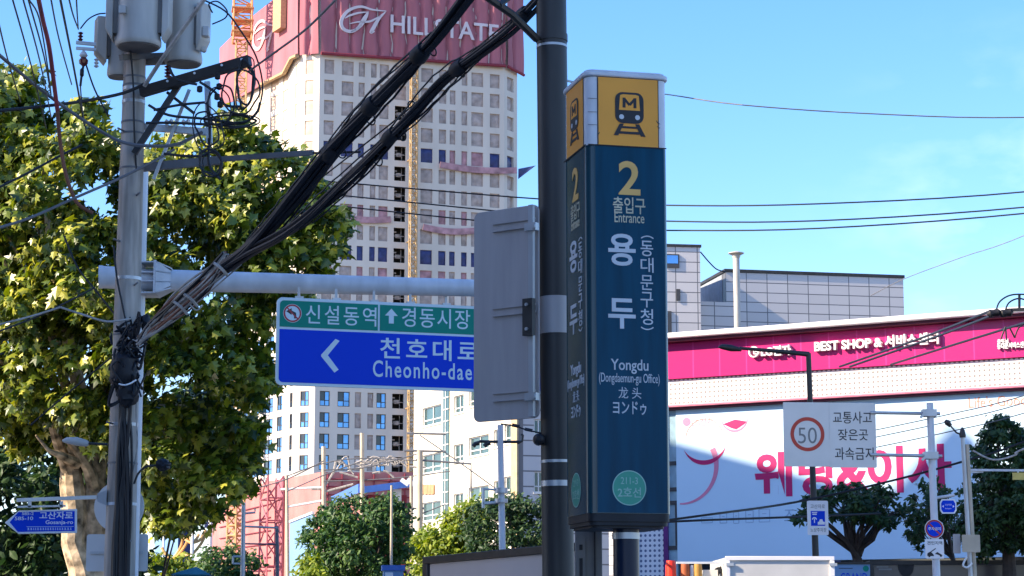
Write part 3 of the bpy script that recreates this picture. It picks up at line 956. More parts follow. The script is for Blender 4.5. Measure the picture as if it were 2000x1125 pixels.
# ------------------------------------------------------------------ magenta electronics shop
ps = Pl(1307, 793, 66.0, R(-28.8))
shop = thing('electronics_shop', 'white shop building with a magenta sign band and a huge wedding advertisement', 'building', M=ps.M)
zs = -ps.o.z
xl = ps.uv(1236, 800)[0]; xr = ps.uv(2190, 740)[0]
def vy(px, py): return ps.uv(px, py)[1]
vt, vd, vm, vp, vk = vy(1307, 655), vy(1307, 666), vy(1307, 741.5), vy(1307, 793), vy(1307, 798)
vb = vy(1307, 1100)
MB(ps.M).box(xl, xr, zs, vt - .05, -9, -.3).build('wall', M['bluewall'], shop)
MB(ps.M).box(xl - .1, xr, vd, vt, -9.2, .55).build('parapet', M['parapet'], shop, bevel=.05)
MB(ps.M).box(xl - .1, xr, vd - .09, vd - .003, -.2, .42).build('parapet_edge', M['parapet_edge'], shop)
band = MB(ps.M).box(xl, xr, vm, vd - .1, -.28, .12).build('sign_band', M['magenta'], shop)
MB(ps.M).box(xl, xr, vp, vm - .01, -.29, .02).build('perforated_screen', M['perf'], shop)
MB(ps.M).box(xl, xr, vk, vp - .004, -.27, .3).build('canopy_rail', M['pinkrail'], shop, bevel=.02)
MB(ps.M).box(xl, xr, vk - .06, vk - .004, -.27, .22).build('rail_shadow_gap', M['parapet_edge'], shop)  # solid dark strip, the shade under the rail put into its colour
xb = ps.uv(1322, 900)[0]
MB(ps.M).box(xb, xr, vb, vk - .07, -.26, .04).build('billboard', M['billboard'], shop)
# glazed strip at the corner, purple posts, perforated lower wall
xa = ps.uv(1304.5, 900)[0]
e = MB(ps.M).box(xa, xb - .01, zs, vk - .07, -.26, .0).build('corner_glazing', M['edge_glass'], shop)
m = MB(ps.M)
for y in (905, 956, 982, 1070): m.box(xa, xb - .02, vy(1315, y) - .06, vy(1315, y) + .06, 0, .04)
m.box(xa + .24, xb - .01, vy(1315, 1066), vy(1315, 985), .002, .05)
m.build('mullion', M['win_frame'], e)
x5, x6 = ps.uv(1243, 1060)[0], ps.uv(1298, 1060)[0]
MB(ps.M).box(x5, x6, zs, vk - .07, -.26, .0).build('perforated_wall', M['perf_low'], shop)
MB(ps.M).box(xl, x5, zs, vk - .06, -.26, .08).build('purple_post', M['purple'], shop)
MB(ps.M).box(x6, xa, zs, vk - .06, -.26, .08).build('purple_post', M['purple'], shop)
MB(ps.M).box(xb, xr, zs, vb - .01, -.26, -.1).build('shop_window', M['glass_dark'], shop)
# raised letters on the band
text(shop, ps.M, 'BEST SHOP & 서비스센터', uvrect(ps, 1597, 690, 1838, 650), M['letter_white'], z=.12, t=.16, bold=.03)
text(shop, ps.M, 'LG전자', uvrect(ps, 1493, 699, 1551, 675), M['letter_white'], z=.12, t=.16, bold=.03)
c = ps.uv(1478, 689)
m = MB(ps.M).ring(c[0], c[1], .13, .17, .12, .26); m.disc(c[0] - .05, c[1] + .06, .028, .12, .26, 12); m.box(c[0] - .012, c[0] + .018, c[1] - .07, c[1] + .08, .12, .26); m.box(c[0], c[0] + .09, c[1] - .075, c[1] - .05, .12, .26); m.box(c[0] + .04, c[0] + .15, c[1] - .012, c[1] + .015, .12, .26)
m.build('emblem', M['letter_white'], shop)
text(shop, ps.M, '용두점', uvrect(ps, 1952, 673, 1973, 663), M['letter_white'], z=.12, t=.1, bold=.02)
text(shop, ps.M, '동대문서비스센터', uvrect(ps, 1952, 684, 2010, 668), M['letter_white'], z=.12, t=.1, bold=.02)
# the printed advertisement (flat print a few millimetres proud)
zp = .045
text(shop, ps.M, '웨딩&이사', uvrect(ps, 1476, 972, 1858, 866), M['ad_magenta'], z=zp, t=.004, bold=.032)
text(shop, ps.M, "Life's Good", uvrect(ps, 1893, 797, 2004, 770), M['ad_orange'], z=zp, t=.004, bold=.0)
text(shop, ps.M, 'LG전자', uvrect(ps, 1352, 833, 1394, 815), M['ad_pale'], z=zp, t=.004)
text(shop, ps.M, '즈', uvrect(ps, 1533, 1018, 1552, 995), M['ad_blue'], z=zp, t=.004)
c = ps.uv(1342, 824); m = MB(ps.M); m.disc(c[0], c[1], .13, zp, zp + .004); m.build('emblem', M['ad_pink'], shop)
m = MB(ps.M)
c = ps.uv(1377, 862)
m.ring(c[0], c[1], .58, .72, zp, zp + .004, a0=R(200), a1=R(345), n=40, w=lambda t: math.sin(math.pi * t))
c2 = ps.uv(1436, 826)
m.prism([(c2[0] - .38, c2[1] - .02), (c2[0] - .1, c2[1] - .16), (c2[0] + .05, c2[1] - .2), (c2[0] + .3, c2[1] - .06), (c2[0] + .4, c2[1] + .02), (c2[0] + .02, c2[1] + .1)], zp, zp + .004)
m.build('printed_smile', M['ad_magenta'], shop)
m = MB(ps.M)
c3 = ps.uv(1328, 890)
m.ring(c3[0] + .1, c3[1] - .3, 1.02, 1.2, zp + .001, zp + .003, a0=R(-95), a1=R(25), n=40, w=lambda t: .25 + .75 * t)
m.ring(c2[0], c2[1] + .16, .38, .44, zp + .001, zp + .003, a0=R(170), a1=R(370), n=30, w=lambda t: math.sin(math.pi * t))
m.build('printed_arc', M['ad_pink'], shop)
m = MB(ps.M); m.ring(c[0], c[1] + .05, .62, .645, zp + .002, zp + .003, a0=R(20), a1=R(170), n=40); m.build('printed_line', M['ad_orange'], shop)
m = MB(ps.M)
for x, y, w, h in ((1382, 1016, .36, .16), (1414, 1012, .22, .3), (1439, 1011, .17, .34), (1465, 1009, .24, .36), (1494, 1007, .34, .38)):
    k = ps.uv(x, y); a, b = w / 2, h / 2
    for (p0, p1) in (((-a, -b), (a, -b)), ((a, -b), (a, b)), ((a, b), (-a, b)), ((-a, b), (-a, -b))):
        m.stroke([(k[0] + p0[0], k[1] + p0[1]), (k[0] + p1[0], k[1] + p1[1])], .02, zp, zp + .004)
    m.stroke([(k[0] - a * .4, k[1] + b * .3), (k[0] + a * .4, k[1] + b * .3)], .02, zp, zp + .0035)
m.build('printed_icon', M['ad_blue'], shop, each=5)

# ------------------------------------------------------------------ subway entrance sign pillar
psi_m = R(13.7)
SQ = 0.61
M['post_navy'] = mat('post_navy', (0.004, 0.012, 0.035), 0.35, spec=.3)
pf0 = Pl(1147, 600, 15.0, psi_m)
o0 = pf0.o.copy(); o0.z = 0
pf = plane_at(o0, psi_m)                          # front face, x along the face, y height
plf = plane_at(o0 + Vector((-math.sin(psi_m), math.cos(psi_m), 0)) * SQ, psi_m - math.pi / 2)   # left face
metro = thing('subway_entrance_sign', 'tall dark blue subway entrance pillar sign with yellow train panels and the number 2', 'sign pillar', M=pf.M)
def fz(y): return pf.uv(1220, y)[1]
zB, zY, zT = fz(1031), fz(286), fz(152)
# plan section in local x,z : square SQ x SQ behind the face; extrude along local y
def sect(mb, r, ins, y0, y1, k=6):
    p = rr(ins, -SQ + ins, SQ - ins, -ins, r, k)
    n = len(p)
    vs = [(x, y0, z) for x, z in p] + [(x, y1, z) for x, z in p]
    mb.add(vs, [tuple(range(n)), tuple(range(n, 2 * n))[::-1]] + [(i, n + i, n + (i + 1) % n, (i + 1) % n) for i in range(n)])
    return mb
CR = 0.062
b = MB(pf.M)
sect(b, CR, 0, zB + .10, zY)
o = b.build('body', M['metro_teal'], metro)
MB(pf.M).box(CR + .004, SQ - CR + .03, zB + .105, zY - .006, -.002, .0015).build('front_panel', M['metro_blue'], metro)  # navy sheet keeps the teal reflection colour off the front
b = MB(pf.M); sect(b, CR, 0.004, zB + .045, zB + .099); sect(b, CR, 0.014, zB + .018, zB + .0445); sect(b, CR, 0.035, zB, zB + .0175); b.build('base_rim', M['black'], metro)
sect(MB(pf.M), CR, .001, zY + .001, zT - .004).build('lit_head', M['metro_white'], metro)  # white head section around the yellow panels
b = MB(pf.M); sect(b, CR + .01, -.016, zT, zT + .035); sect(b, CR, .004, zT + .0352, zT + .052); b.build('top_cap', M['metro_white'], metro, bevel=.012)
# teal corner strips
b = MB(pf.M)
for (cx, cz) in ((0, 0), (SQ, 0)):
    pass
for face in (pf, plf):
    MB(face.M).box(CR + .028, SQ - CR - .012, zY + .004, zT - .006, -.001, .006).build('yellow_panel', M['metro_yellow'], metro)
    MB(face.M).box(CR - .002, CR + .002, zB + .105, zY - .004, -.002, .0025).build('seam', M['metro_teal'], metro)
    m = MB(face.M); m.box(CR + .02, CR + .026, zY + .004, zT - .006, 0, .003); m.box(SQ - CR - .010, SQ - CR - .005, zY + .004, zT - .006, 0, .003); m.box(CR - .05, SQ - CR + .05, zY - .004, zY + .0035, .001, .007); m.build('panel_joint', M['black'], metro)
def mrect(x0, y1, x1, y0): return uvrect(pf, x0, y1, x1, y0)
def both(fn):
    for fc in (pf, plf): fn(fc)
# pictogram
def picto(fc):
    a = pf.uv(1201, 240); c = pf.uv(1256, 183)
    x0, y0, x1, y1 = a[0], a[1], c[0], c[1]; w, h = x1 - x0, y1 - y0
    m = MB(fc.M)
    m.prism(rr(x0, y0, x1, y1, w * .26), .007, .010)
    # sleepers and rails
    rb = pf.uv(1228, 266)[1]
    cx = (x0 + x1) / 2
    for s in (-1, 1):
        m.prism([(cx + s * w * .20, y0 - .004), (cx + s * w * .34, y0 - .004), (cx + s * w * .56, rb), (cx + s * w * .40, rb)], .007, .010)
    hh = y0 - rb
    m.box(cx - w * .30, cx + w * .30, rb + hh * .60, rb + hh * .76, .0075, .0102)
    m.box(cx - w * .42, cx + w * .42, rb + hh * .14, rb + hh * .34, .0075, .0102)
    o = m.build('train_pictogram', M['ink'], metro)
    g = MB(fc.M); g.prism([(x0 + w * .13, y0 + h * .42), (x1 - w * .13, y0 + h * .42), (x1 - w * .17, y1 - h * .10), (x1 - w * .28, y1 - h * .07), (x0 + w * .28, y1 - h * .07), (x0 + w * .17, y1 - h * .10)], .0102, .0118)
    g.build('window_shape', M['metro_yellow'], o)
    g = MB(fc.M); g.disc(x0 + w * .22, y0 + h * .20, w * .085, .0102, .012, 20); g.disc(x1 - w * .22, y0 + h * .20, w * .085, .0102, .012, 20); g.build('headlight_shape', M['metro_text'], o)
    g = MB(fc.M); a_, b_, l_, h_ = y0 + h * .50, y1 - h * .18, w * .19, w * .10
    for s in (-1, 1): g.box(cx + s * l_ - h_ / 2, cx + s * l_ + h_ / 2, a_, b_, .0119, .0138)
    for s in (-1, 1): g.stroke([(cx + s * l_, b_ - h_ * .3), (cx, a_ + (b_ - a_) * .28)], h_ * .85, .0119, .0136 + s * .0001)
    g.build('letter', M['ink'], o)
both(picto)
m = MB(pf.M)
for (xa, ya, xb, yb) in ((1281, 236, 1289, 243), (1283, 247, 1289, 250), (1166, 262, 1171, 258)): m.stroke([pf.uv(xa, ya), pf.uv((xa + xb) / 2, (ya + yb) / 2 + 2), pf.uv(xb, yb)], [.004, .007, .003], .0062, .0068)
m.build('crack', M['ink'], metro, each=2)
m = MB(pf.M)
for y in (196, 222, 247): v = fz(y); m.box(.012, CR + .018, v - .0015, v + .0015, -.002, .0022)
m.build('joint', M['cable_grey'], metro, each=1)
ROWS = [('2', (1208, 380, 1250, 316), 'metro_gold', .018), ('출입구', (1197, 416, 1260, 387), 'metro_pale', .008), ('Entrance', (1200, 434, 1258, 417), 'metro_pale', .005),
        ('용', (1188, 518, 1241, 458), 'metro_text', .022), ('두', (1188, 641, 1241, 584), 'metro_text', .022),
        ('동', (1251, 500, 1275, 471), 'metro_text', .004), ('대', (1251, 532, 1276, 504), 'metro_text', .004), ('문', (1251, 566, 1275, 538), 'metro_text', .004),
        ('구', (1251, 600, 1275, 571), 'metro_text', .004), ('청', (1251, 634, 1275, 604), 'metro_text', .004),
        ('Yongdu', (1193, 729, 1266, 703), 'metro_text', .008), ('(Dongdaemun-gu Office)', (1170, 751, 1288, 731), 'metro_text', .0),
        ('龙 头', (1208, 778, 1252, 757), 'metro_text', .0), ('ヨンドゥ', (1197, 809, 1262, 785), 'metro_text', .01)]
def wr_(fc):
    for s, rc, mm, bd in ROWS: text(metro, fc.M, s, mrect(*rc), M[mm], z=.0018, t=.0025, bold=bd)
    for y, s in ((463, 1), (641, -1)):
        m = MB(fc.M)
        a = pf.uv(1252, y); c = pf.uv(1276, y); cx, w = (a[0] + c[0]) / 2, (c[0] - a[0]) / 2
        pts = [(cx + w * t, a[1] + s * .016 * (1 - t * t) - s * .008) for t in [i / 6 - 1 for i in range(13)]]
        m.stroke(pts, .008, .0018, .0038)
        m.build('bracket_mark', M['metro_text'], metro)
    c = pf.uv(1229, 953); r = .117
    MB(fc.M).disc(c[0], c[1], r, .0016, .003).build('line_badge', M['badge'], metro)
    o = MB(fc.M).ring(c[0], c[1], r - .001, r + .006, .0017, .0035).build('badge_rim', M['badge_line'], metro)
    text(metro, fc.M, '211-3', (c[0] - .062, c[1] + .026, c[0] + .062, c[1] + .074), M['badge_line'], z=.0031, t=.0015, name='badge_lettering')
    text(metro, fc.M, '2호선', (c[0] - .085, c[1] - .066, c[0] + .085, c[1] + .004), M['badge_line'], z=.0031, t=.0015, bold=.01, name='badge_lettering')
both(wr_)
a = P(1208, 1050, 15.22); b_ = P(1237, 1050, 15.22)
cx = (a.x + b_.x) / 2 + .002
m = MB().tube([Vector((cx, 15.25, -.02)), Vector((cx, 15.25, zB + .05))], .092, n=24); m.build('support_post', M['post_navy'], metro)
MB().tube([Vector((cx, 15.25, zB - .07)), Vector((cx, 15.25, zB - .025))], .098, n=24).build('post_collar', M['steel'], metro)
# grey control cabinet behind the pillar
cab = thing('control_cabinet', 'slim grey control cabinet with an oval handle slot below the subway pillar', 'cabinet', loc=Vector((P(1150, 1040, 16).x, 16, 0)))
x0, x1 = P(1124, 1040, 16).x, P(1176, 1040, 16).x
zt_ = P(1150, 1010, 16).z
M['cab'] = mat('cabinet_grey', (0.17, 0.16, 0.15), 0.55)
MB().box(x0, x1, 16, 16.2, 0, zt_).build('body', M['cab'], cab, bevel=.006)
h0, h1 = P(1126, 1090, 16).x, P(1143, 1090, 16).x
pcab = plane_at(Vector((0, 15.995, 0)), 0)
m = MB(pcab.M); zz = P(1134, 1048, 16).z
m.rrect(h0, zz - .5, h1, zz, .03, 0, .02); o = m.build('handle_plate', M['cab'], cab)
m = MB(pcab.M)
for (d0, d1) in ((.06, .1), (.16, .3), (.36, .42)): m.box(h0 + .02, h1 - .02, zz - d1, zz - d0, .021, .026)
m.build('handle_slot', M['black'], o, each=1)
m = MB(pcab.M); m.box(P(1160, 1090, 16).x, P(1163, 1090, 16).x, .1, zt_ - .02, 0, .012); m.build('door_seam', M['black'], cab)

# ------------------------------------------------------------------ dark steel pole
dp = thing('steel_pole', 'dark brown steel pole right beside the blue subway pillar', 'pole', loc=Vector((P(1095, 1100, 17).x, 17, 0)))
top, bot = P(1077, 40, 17), P(1090, 1090, 17)
d = (top - bot) / (top.z - bot.z)
def dpt(z): return bot + d * (z - bot.z)
MB().tube([dpt(-.03), dpt(3), dpt(9.2)], [.127, .126, .122], n=28).build('shaft', M['dark_steel'], dp)
def zp_(y): return P(1085, y, 17).z
m = MB()
for y, h in ((902, .022), (945, .045), (92, .02)): m.tube([dpt(zp_(y) - h / 2), dpt(zp_(y) + h / 2)], .1295 if y > 500 else .126, n=28)
m.build('strap', M['steel'], dp, each=1)
m = MB().tube([P(1048, 76, 16.92), P(1000, 28, 16.6), P(940, -14, 16.3)], .032, n=8); m.tube([P(975, 10, 16.45), P(1040, -40, 16.9)], .025, n=8)
m.build('bracket_arm', M['dark_steel'], dp, each=1)
m = MB().tube([dpt(zp_(75) - .03), dpt(zp_(75) + .03)], .131, n=24); m.build('clamp', M['dark_steel'], dp)
box_ = thing('camera_housing', 'small black round camera housing fixed to the left of the dark pole', 'camera', loc=P(1052, 858, 16.9))
c = P(1052, 858, 16.9)
MB().lathe(c + Vector((0, -.06, 0)), [(.02, -.03), (.042, 0), (.046, .06), (.046, .12)], 16, axis=(0, 1, 0)).build('housing', M['black'], box_)
MB().bar(c + Vector((.02, .03, 0)), c + Vector((.10, .05, 0)), .04, .05).build('mount', M['black'], box_)
m = MB().tube([P(978, 828, 17), P(1005, 832, 17), P(1030, 840, 16.95), P(1058, 846, 16.9)], .006, n=6, smooth=4); m.tube([P(1000, 830, 17), P(1015, 833, 17)], .014, n=6); m.tube([P(1025, 838, 17), P(1040, 841, 17)], .013, n=6)
tag(m.build('signal_cable', M['cable']), 'thin black cable with two splices leading under the grey plate to the dark pole', 'cable')

# ------------------------------------------------------------------ back of a traffic sign on the dark pole
pb_ = Pl(1050, 610, 16.85, R(-36))
bk = thing('traffic_sign', 'grey back of a tall rounded traffic sign clamped to the dark pole', 'traffic sign', M=pb_.M)
r = uvrect(pb_, 923, 825, 1050, 398)
MB(pb_.M).rrect(r[0], r[1], r[2], r[3], .055, -.03, -.012, 6).build('plate', M['plate_back'], bk, bevel=.003)
m = MB(pb_.M)
for y in (445, 610, 776):
    a = pb_.uv(963, y); c = pb_.uv(1046, y)
    for dv in (.030, -.030): m.box(a[0], c[0], a[1] + dv - .008, a[1] + dv + .008, -.012, .012)
    m.box(a[0], c[0], a[1] - .022, a[1] + .022, -.012, -.004)
m.build('rail', M['plate_back'], bk, each=3)
m = MB(pb_.M); c0 = pb_.uv(1042, 610)[0]
m.box(c0 - .02, c0 + .025, r[1] + .01, r[3] - .01, .012, .045); m.build('channel', M['steel'], bk)
m = MB(pb_.M)
for y in (445, 776):
    v = pb_.uv(1046, y)[1]; m.box(c0 - .04, c0 + .07, v - .03, v + .03, .02, .07); m.disc(c0 + .05, v, .02, .07, .085, 10)
m.build('clamp', M['steel'], bk, each=2)
m = MB(pb_.M); v0_, v1_ = pb_.uv(1046, 657)[1], pb_.uv(1046, 585)[1]
m.box(c0 - .045, c0 + .05, v0_, v1_, .046, .09); o = m.build('clamp_box', M['dark_steel'], bk)
m = MB(pb_.M)
for v in (v0_ + .05, v1_ - .05): m.disc(c0, v, .014, .09, .105, 8)
m.build('bolt', M['steel'], o, each=1)
MB().tube([dpt(zp_(653)), dpt(zp_(581))], .1285, n=28).build('clamp_band', M['plate_back'], bk)

# ------------------------------------------------------------------ utility pole with its gear
UY = 22.0
up = thing('utility_pole', 'grey concrete utility pole hung with cables in front of the plane tree', 'utility pole', loc=Vector((P(232, 1125, UY).x, UY, 0)))
ut, ub = P(264, 100, UY), P(233, 1125, UY)
ud = (ut - ub) / (ut.z - ub.z)
def upt(z): return ub + ud * (z - ub.z)
def uz(y): return P(250, y, UY).z
def urad(z): return .158 - (.158 - .113) * (z - ub.z) / (ut.z - ub.z)
MB().tube([upt(-.05), upt(2), upt(5), upt(10.5)], [urad(0), urad(2), urad(5), urad(10.5)], n=28).build('shaft', M['concrete'], up)
def band(y, h=.03, ex=.004, mm='steel', nm='band'):
    z = uz(y); return MB().tube([upt(z - h / 2), upt(z + h / 2)], urad(z) + ex, n=24).build(nm, M[mm], up)
for y in (152, 168, 240, 262, 330, 655, 905): band(y, .02, .005, 'cable_grey')
for y in (985,): band(y, .03, .006, 'steel_white')
for y in (175, 200, 545, 830): band(y, .035, .004, 'steel')
m = MB()
for y, s in ((260, -1), (385, 1), (475, -1), (560, 1), (830, -1), (1060, 1)):
    p = upt(uz(y)); m.tube([p + Vector((s * urad(p.z) * .6, -urad(p.z) * .7, 0)), p + Vector((s * (urad(p.z) * .6 + .05), -urad(p.z) * .7 - .10, .01))], .011, n=6)
m.build('step_bolt', M['cable_grey'], up, each=1)
# conduit and riser cables down the right side
def ux(px, y, dy): return P(px, y, UY + dy)
rnd = random.Random(21)
m = MB()
for i in range(13):
    x0 = rnd.uniform(233, 266); x1 = rnd.uniform(224, 256)
    m.tube([ux(x0 + 6, 640, -.2), ux(x0, 720 + rnd.uniform(-20, 20), -.22 - rnd.random() * .06), ux((x0 + x1) / 2 + rnd.uniform(-8, 8), 860, -.2 - rnd.random() * .05), ux(x1, 1000, -.2), ux(x1 - 4 + rnd.uniform(-3, 3), 1135, -.19), ux(x1 - 8, 1500, -.19)], rnd.uniform(.010, .024), n=7, smooth=4)
tag(m.build('riser_cables', M['cable']), 'black bundle of cables running down the front of the concrete utility pole', 'cable bundle')
m = MB()
m.tube([ux(259, 880, -.16), ux(252, 1000, -.18), ux(249, 1140, -.18), ux(244, 1500, -.18)], .012, n=7, smooth=3)
m.tube([ux(270, 700, -.14), ux(266, 800, -.15), ux(268, 880, -.15), ux(252, 1000, -.15), ux(247, 1500, -.15)], .008, n=6, smooth=3)
tag(m.build('pale_riser_cable', M['cable_pale']), 'two pale cables among the black ones on the concrete utility pole', 'cable')
m = MB(); m.tube([ux(246, 0, -.3), ux(252, 70, -.28), ux(260, 160, -.2), ux(262, 250, -.17), ux(266, 330, -.1)], .010, n=6, smooth=4)
tag(m.build('drop_cable', M['cable']), 'black cable dropping in front of the middle transformer', 'cable')
m = MB(); m.tube([ux(222, 480, -.18), ux(228, 540, -.2), ux(240, 600, -.2), ux(252, 660, -.2)], .010, n=6, smooth=4)
tag(m.build('drop_cable', M['cable']), 'short black cable curving down the pole across the white mast arm', 'cable')
# black splice closures and coils
def blob(c, rx, ry, rz, seed):
    rd = random.Random(seed); mb = MB(); n, k = 12, 16; vs = []; fs = []
    for i in range(n + 1):
        t = math.pi * i / n
        for j in range(k):
            a = 2 * math.pi * j / k; w = 1 + rd.uniform(-.16, .16)
            vs.append(c + Vector((math.sin(t) * math.cos(a) * rx, math.sin(t) * math.sin(a) * ry, math.cos(t) * rz)) * w)
    for i in range(n):
        for j in range(k): fs.append((i * k + j, i * k + (j + 1) % k, (i + 1) * k + (j + 1) % k, (i + 1) * k + j))
    return mb.add(vs, fs)
cl = thing('splice_closure', 'black bulging cable splice closure strapped to the utility pole', 'splice closure', loc=ux(245, 725, -.3))
m = blob(ux(242, 722, -.28), .155, .12, .19, 4); m.build('shell', M['black'], cl)
m = blob(ux(250, 765, -.26), .11, .1, .16, 9); m.build('lower_sleeve', M['black'], cl)
m = MB().tube([ux(232, 750, -.42), ux(243, 752, -.43), ux(254, 749, -.42), ux(266, 742, -.38)], .008, n=6, smooth=4); m.build('tie', M['letter_white'], cl)
cb2 = thing('cable_coil', 'tangled black cable coil at the knot where the bundles meet the pole', 'cable coil', loc=ux(262, 650, -.3))
m = blob(ux(284, 630, -.2), .06, .06, .085, 11); m.build('boot', M['black'], cb2)
m = MB()
for i in range(30):
    c = ux(rnd.uniform(232, 268), rnd.uniform(640, 760), -.22 - rnd.random() * .12)
    w, h = rnd.uniform(.03, .13), rnd.uniform(.03, .16); tl = rnd.uniform(-.5, .5)
    q = [c + Vector((rnd.uniform(-.12, .12), rnd.uniform(-.07, .04), rnd.uniform(-.20, .17))) for k in range(rnd.randint(4, 6))]
    m.tube(q, rnd.uniform(.006, .015), n=6, closed=(i % 2 == 0), smooth=6)
m.build('loops', M['cable'], cb2)
m = MB()
for i in range(5):
    c = ux(rnd.uniform(235, 268), rnd.uniform(650, 700), -.34)
    m.bar(c, c + Vector((rnd.uniform(-.04, .06), 0, rnd.uniform(-.05, .03))), .02, .012)
m.build('tag', M['cable_pale'], cb2, each=1)

# ---------------- transformers
def px(n): return n * UY / F
def transformer(label, cx, ybot, rpx, ytop, dy, bells, tilt=0):
    c = P(cx, ybot, UY + dy)
    t = thing('pole_transformer', label, 'transformer', loc=c, group='transformers on the utility pole')
    r = px(rpx); h = P(cx, ytop, UY + dy).z - c.z
    MB().lathe(c, [(r * .97, 0), (r * 1.03, .02), (r * 1.03, .06), (r * .97, .13), (r * .97, h * .6), (r * .97, h), (r * .9, h + .05), (r * .3, h + .1)], 36).build('tank', M['tank'], t)
    MB().lathe(c, [(r * .90, -.012), (r * .88, .0)], 36).build('underside', M['tank_under'], t)
    for a, wd, ln, z0, z1 in bells:
        d_ = Vector((math.cos(R(a)), math.sin(R(a)), 0)); q = Vector((-d_.y, d_.x, 0))
        p0 = c + d_ * (r + .028)
        k_ = c + d_ * (r * .9)
        MB().add([k_ + d_ * x + q * s * wd * .36 + Vector((0, 0, z)) for s in (-1, 1) for x, z in ((0, z0 + .08), (r * .1 + .027, z0 + .08), (r * .1 + .027, z1 - .04), (0, z1 - .04))], [(0, 1, 2, 3), (7, 6, 5, 4), (0, 4, 5, 1), (1, 5, 6, 2), (2, 6, 7, 3), (3, 7, 4, 0)]).build('radiator_neck', M['tank_under'], t)  # dark block added for the shade between tank and radiator
        b = MB()
        # radiator box with chamfered outline
        prof = [(0, z0), (ln, z0 + .12), (ln, z1), (0, z1)]
        vs = [p0 + d_ * x + q * s * wd / 2 + Vector((0, 0, z)) for s in (-1, 1) for x, z in prof]
        b.add(vs, [(0, 1, 2, 3), (7, 6, 5, 4), (0, 4, 5, 1), (1, 5, 6, 2), (2, 6, 7, 3), (3, 7, 4, 0)])
        b.build('radiator', M['tank'], t, bevel=.012)
    return t, c, r, h
t1, c, r, h = transformer('large pale grey transformer in the middle at the top of the pole', 270, 92, 44, -60, -.36, [(183, .20, .075, .05, .75), (-3, .20, .075, .05, .75)])
MB().box(c.x - .17, c.x - .10, c.y - r - .01, c.y - r + .05, c.z + .30, c.z + .38).build('name_plate', M['lens'], t1)
t2, c, r, h = transformer('grey transformer with a square valve box right of the pole top', 358, 125, 37, -40, .05, [(-30, .17, .07, .10, .62)])
q = P(405, 68, UY - .02); MB().box(q.x - .035, q.x + .035, q.y - .15, q.y - .06, q.z - .055, q.z + .055).build('valve_box', M['lens'], t2, bevel=.012)
m = MB()
for y in (32, 95): m.lathe(P(398, y, UY - .08), [(.03, -.06), (.03, 0), (.015, .005)], 14, axis=(.1, -1, 0))
m.build('boss', M['tank'], t2, each=1)
t3, c, r, h = transformer('grey transformer half hidden left of the pole top', 233, 150, 24, 20, .12, [(200, .2, .11, .12, .62)])
# support frame
m = MB(); 
m.bar(P(222, 122, UY + .1), P(330, 118, UY + .1), .06, .08); m.bar(P(236, 112, UY - .3), P(330, 108, UY + .3), .05, .06)
m.build('transformer_cradle', M['tank_under'], up, each=1)
# insulators below
def insul(p, n, r, mm, axis=(0, 0, 1), st=.035):
    prof = []
    for i in range(n): prof += [(r * .45, i * st), (r, i * st + st * .45), (r * .45, i * st + st * .8)]
    return MB().lathe(p, prof, 14, axis)
io = thing('bushing', 'dark red ribbed bushing under the right transformer', 'insulator', loc=P(328, 150, UY)); insul(P(328, 152, UY - .05), 4, .042, None).build('sheds', M['porcelain'], io)
ia = thing('insulator_crossarm', 'short steel crossarm with a pin insulator left of the transformers', 'crossarm', loc=P(150, 90, UY))
m = MB(); m.bar(P(149, 83, UY), P(200, 88, UY), .03, .035); m.bar(P(149, 94, UY), P(200, 98, UY), .03, .03); m.build('rail', M['steel'], ia, each=1)
insul(P(157, 80, UY), 3, .03, None).build('pin_insulator', M['porcelain'], ia)
ib = thing('ball_insulator', 'round dark red and white insulator hanging left of the transformers', 'insulator', loc=P(163, 115, UY))
m = MB().lathe(P(163, 126, UY), [(.012, -.02), (.045, .01), (.05, .045), (.03, .07)], 18); o = m.build('lower_half', M['porcelain'], ib)
MB().lathe(P(163, 112, UY), [(.03, 0), (.045, .02), (.03, .05), (.012, .07)], 18).build('upper_half', M['porcelain_w'], ib)
MB().tube([P(163, 92, UY), P(163, 104, UY)], .01, n=6).build('link', M['steel'], ib)
m = MB(); m.tube([P(163, 128, UY), P(160, 142, UY), P(157, 168, UY)], .013, n=6); m.lathe(P(160, 142, UY), [(.008, -.05), (.022, -.03), (.022, .03), (.008, .05)], 10)
m.build('strain_link', M['cable'], ib)
ic = thing('white_insulator', 'small white insulator under the left transformer', 'insulator', loc=P(188, 122, UY)); insul(P(188, 132, UY), 3, .028, None).build('sheds', M['porcelain_w'], ic)

# ---------------- crossarms
ca_ = thing('crossarm', 'thick dark slanting crossarm reaching right from the pole under the transformers', 'crossarm', loc=P(290, 168, UY))
MB().bar(P(276, 180, UY - .16), P(488, 118, UY - .55), .09, .10).build('beam', M['dark_steel'], ca_)
m = MB(); m.bar(P(352, 162, UY - .2), P(262, 300, UY - .2), .05, .06); m.build('brace', M['dark_steel'], ca_)
m = MB(); m.bar(P(326, 180, UY - .1), P(380, 222, UY - .1), .02, .03); m.build('tie_strap', M['dark_steel'], ca_)
m = MB()
for f in (.25, .5, .75, .93):
    p = P(276, 180, UY - .16).lerp(P(488, 118, UY - .55), f); m.tube([p + Vector((0, -.06, .02)), p + Vector((0, .06, .02))], .014, n=6)
m.build('bolt', M['steel'], ca_, each=1)
cb_ = thing('crossarm', 'pale grey level crossarm behind the cable tangle right of the pole', 'crossarm', loc=P(300, 258, UY + .2))
MB().bar(P(270, 247, UY + .16), P(404, 258, UY + .16), .06, .07).build('beam', M['steel'], cb_)
m = MB(); m.bar(P(370, 175, UY + .1), P(300, 350, UY + .1), .02, .035); m.build('flat_brace', M['steel'], cb_)
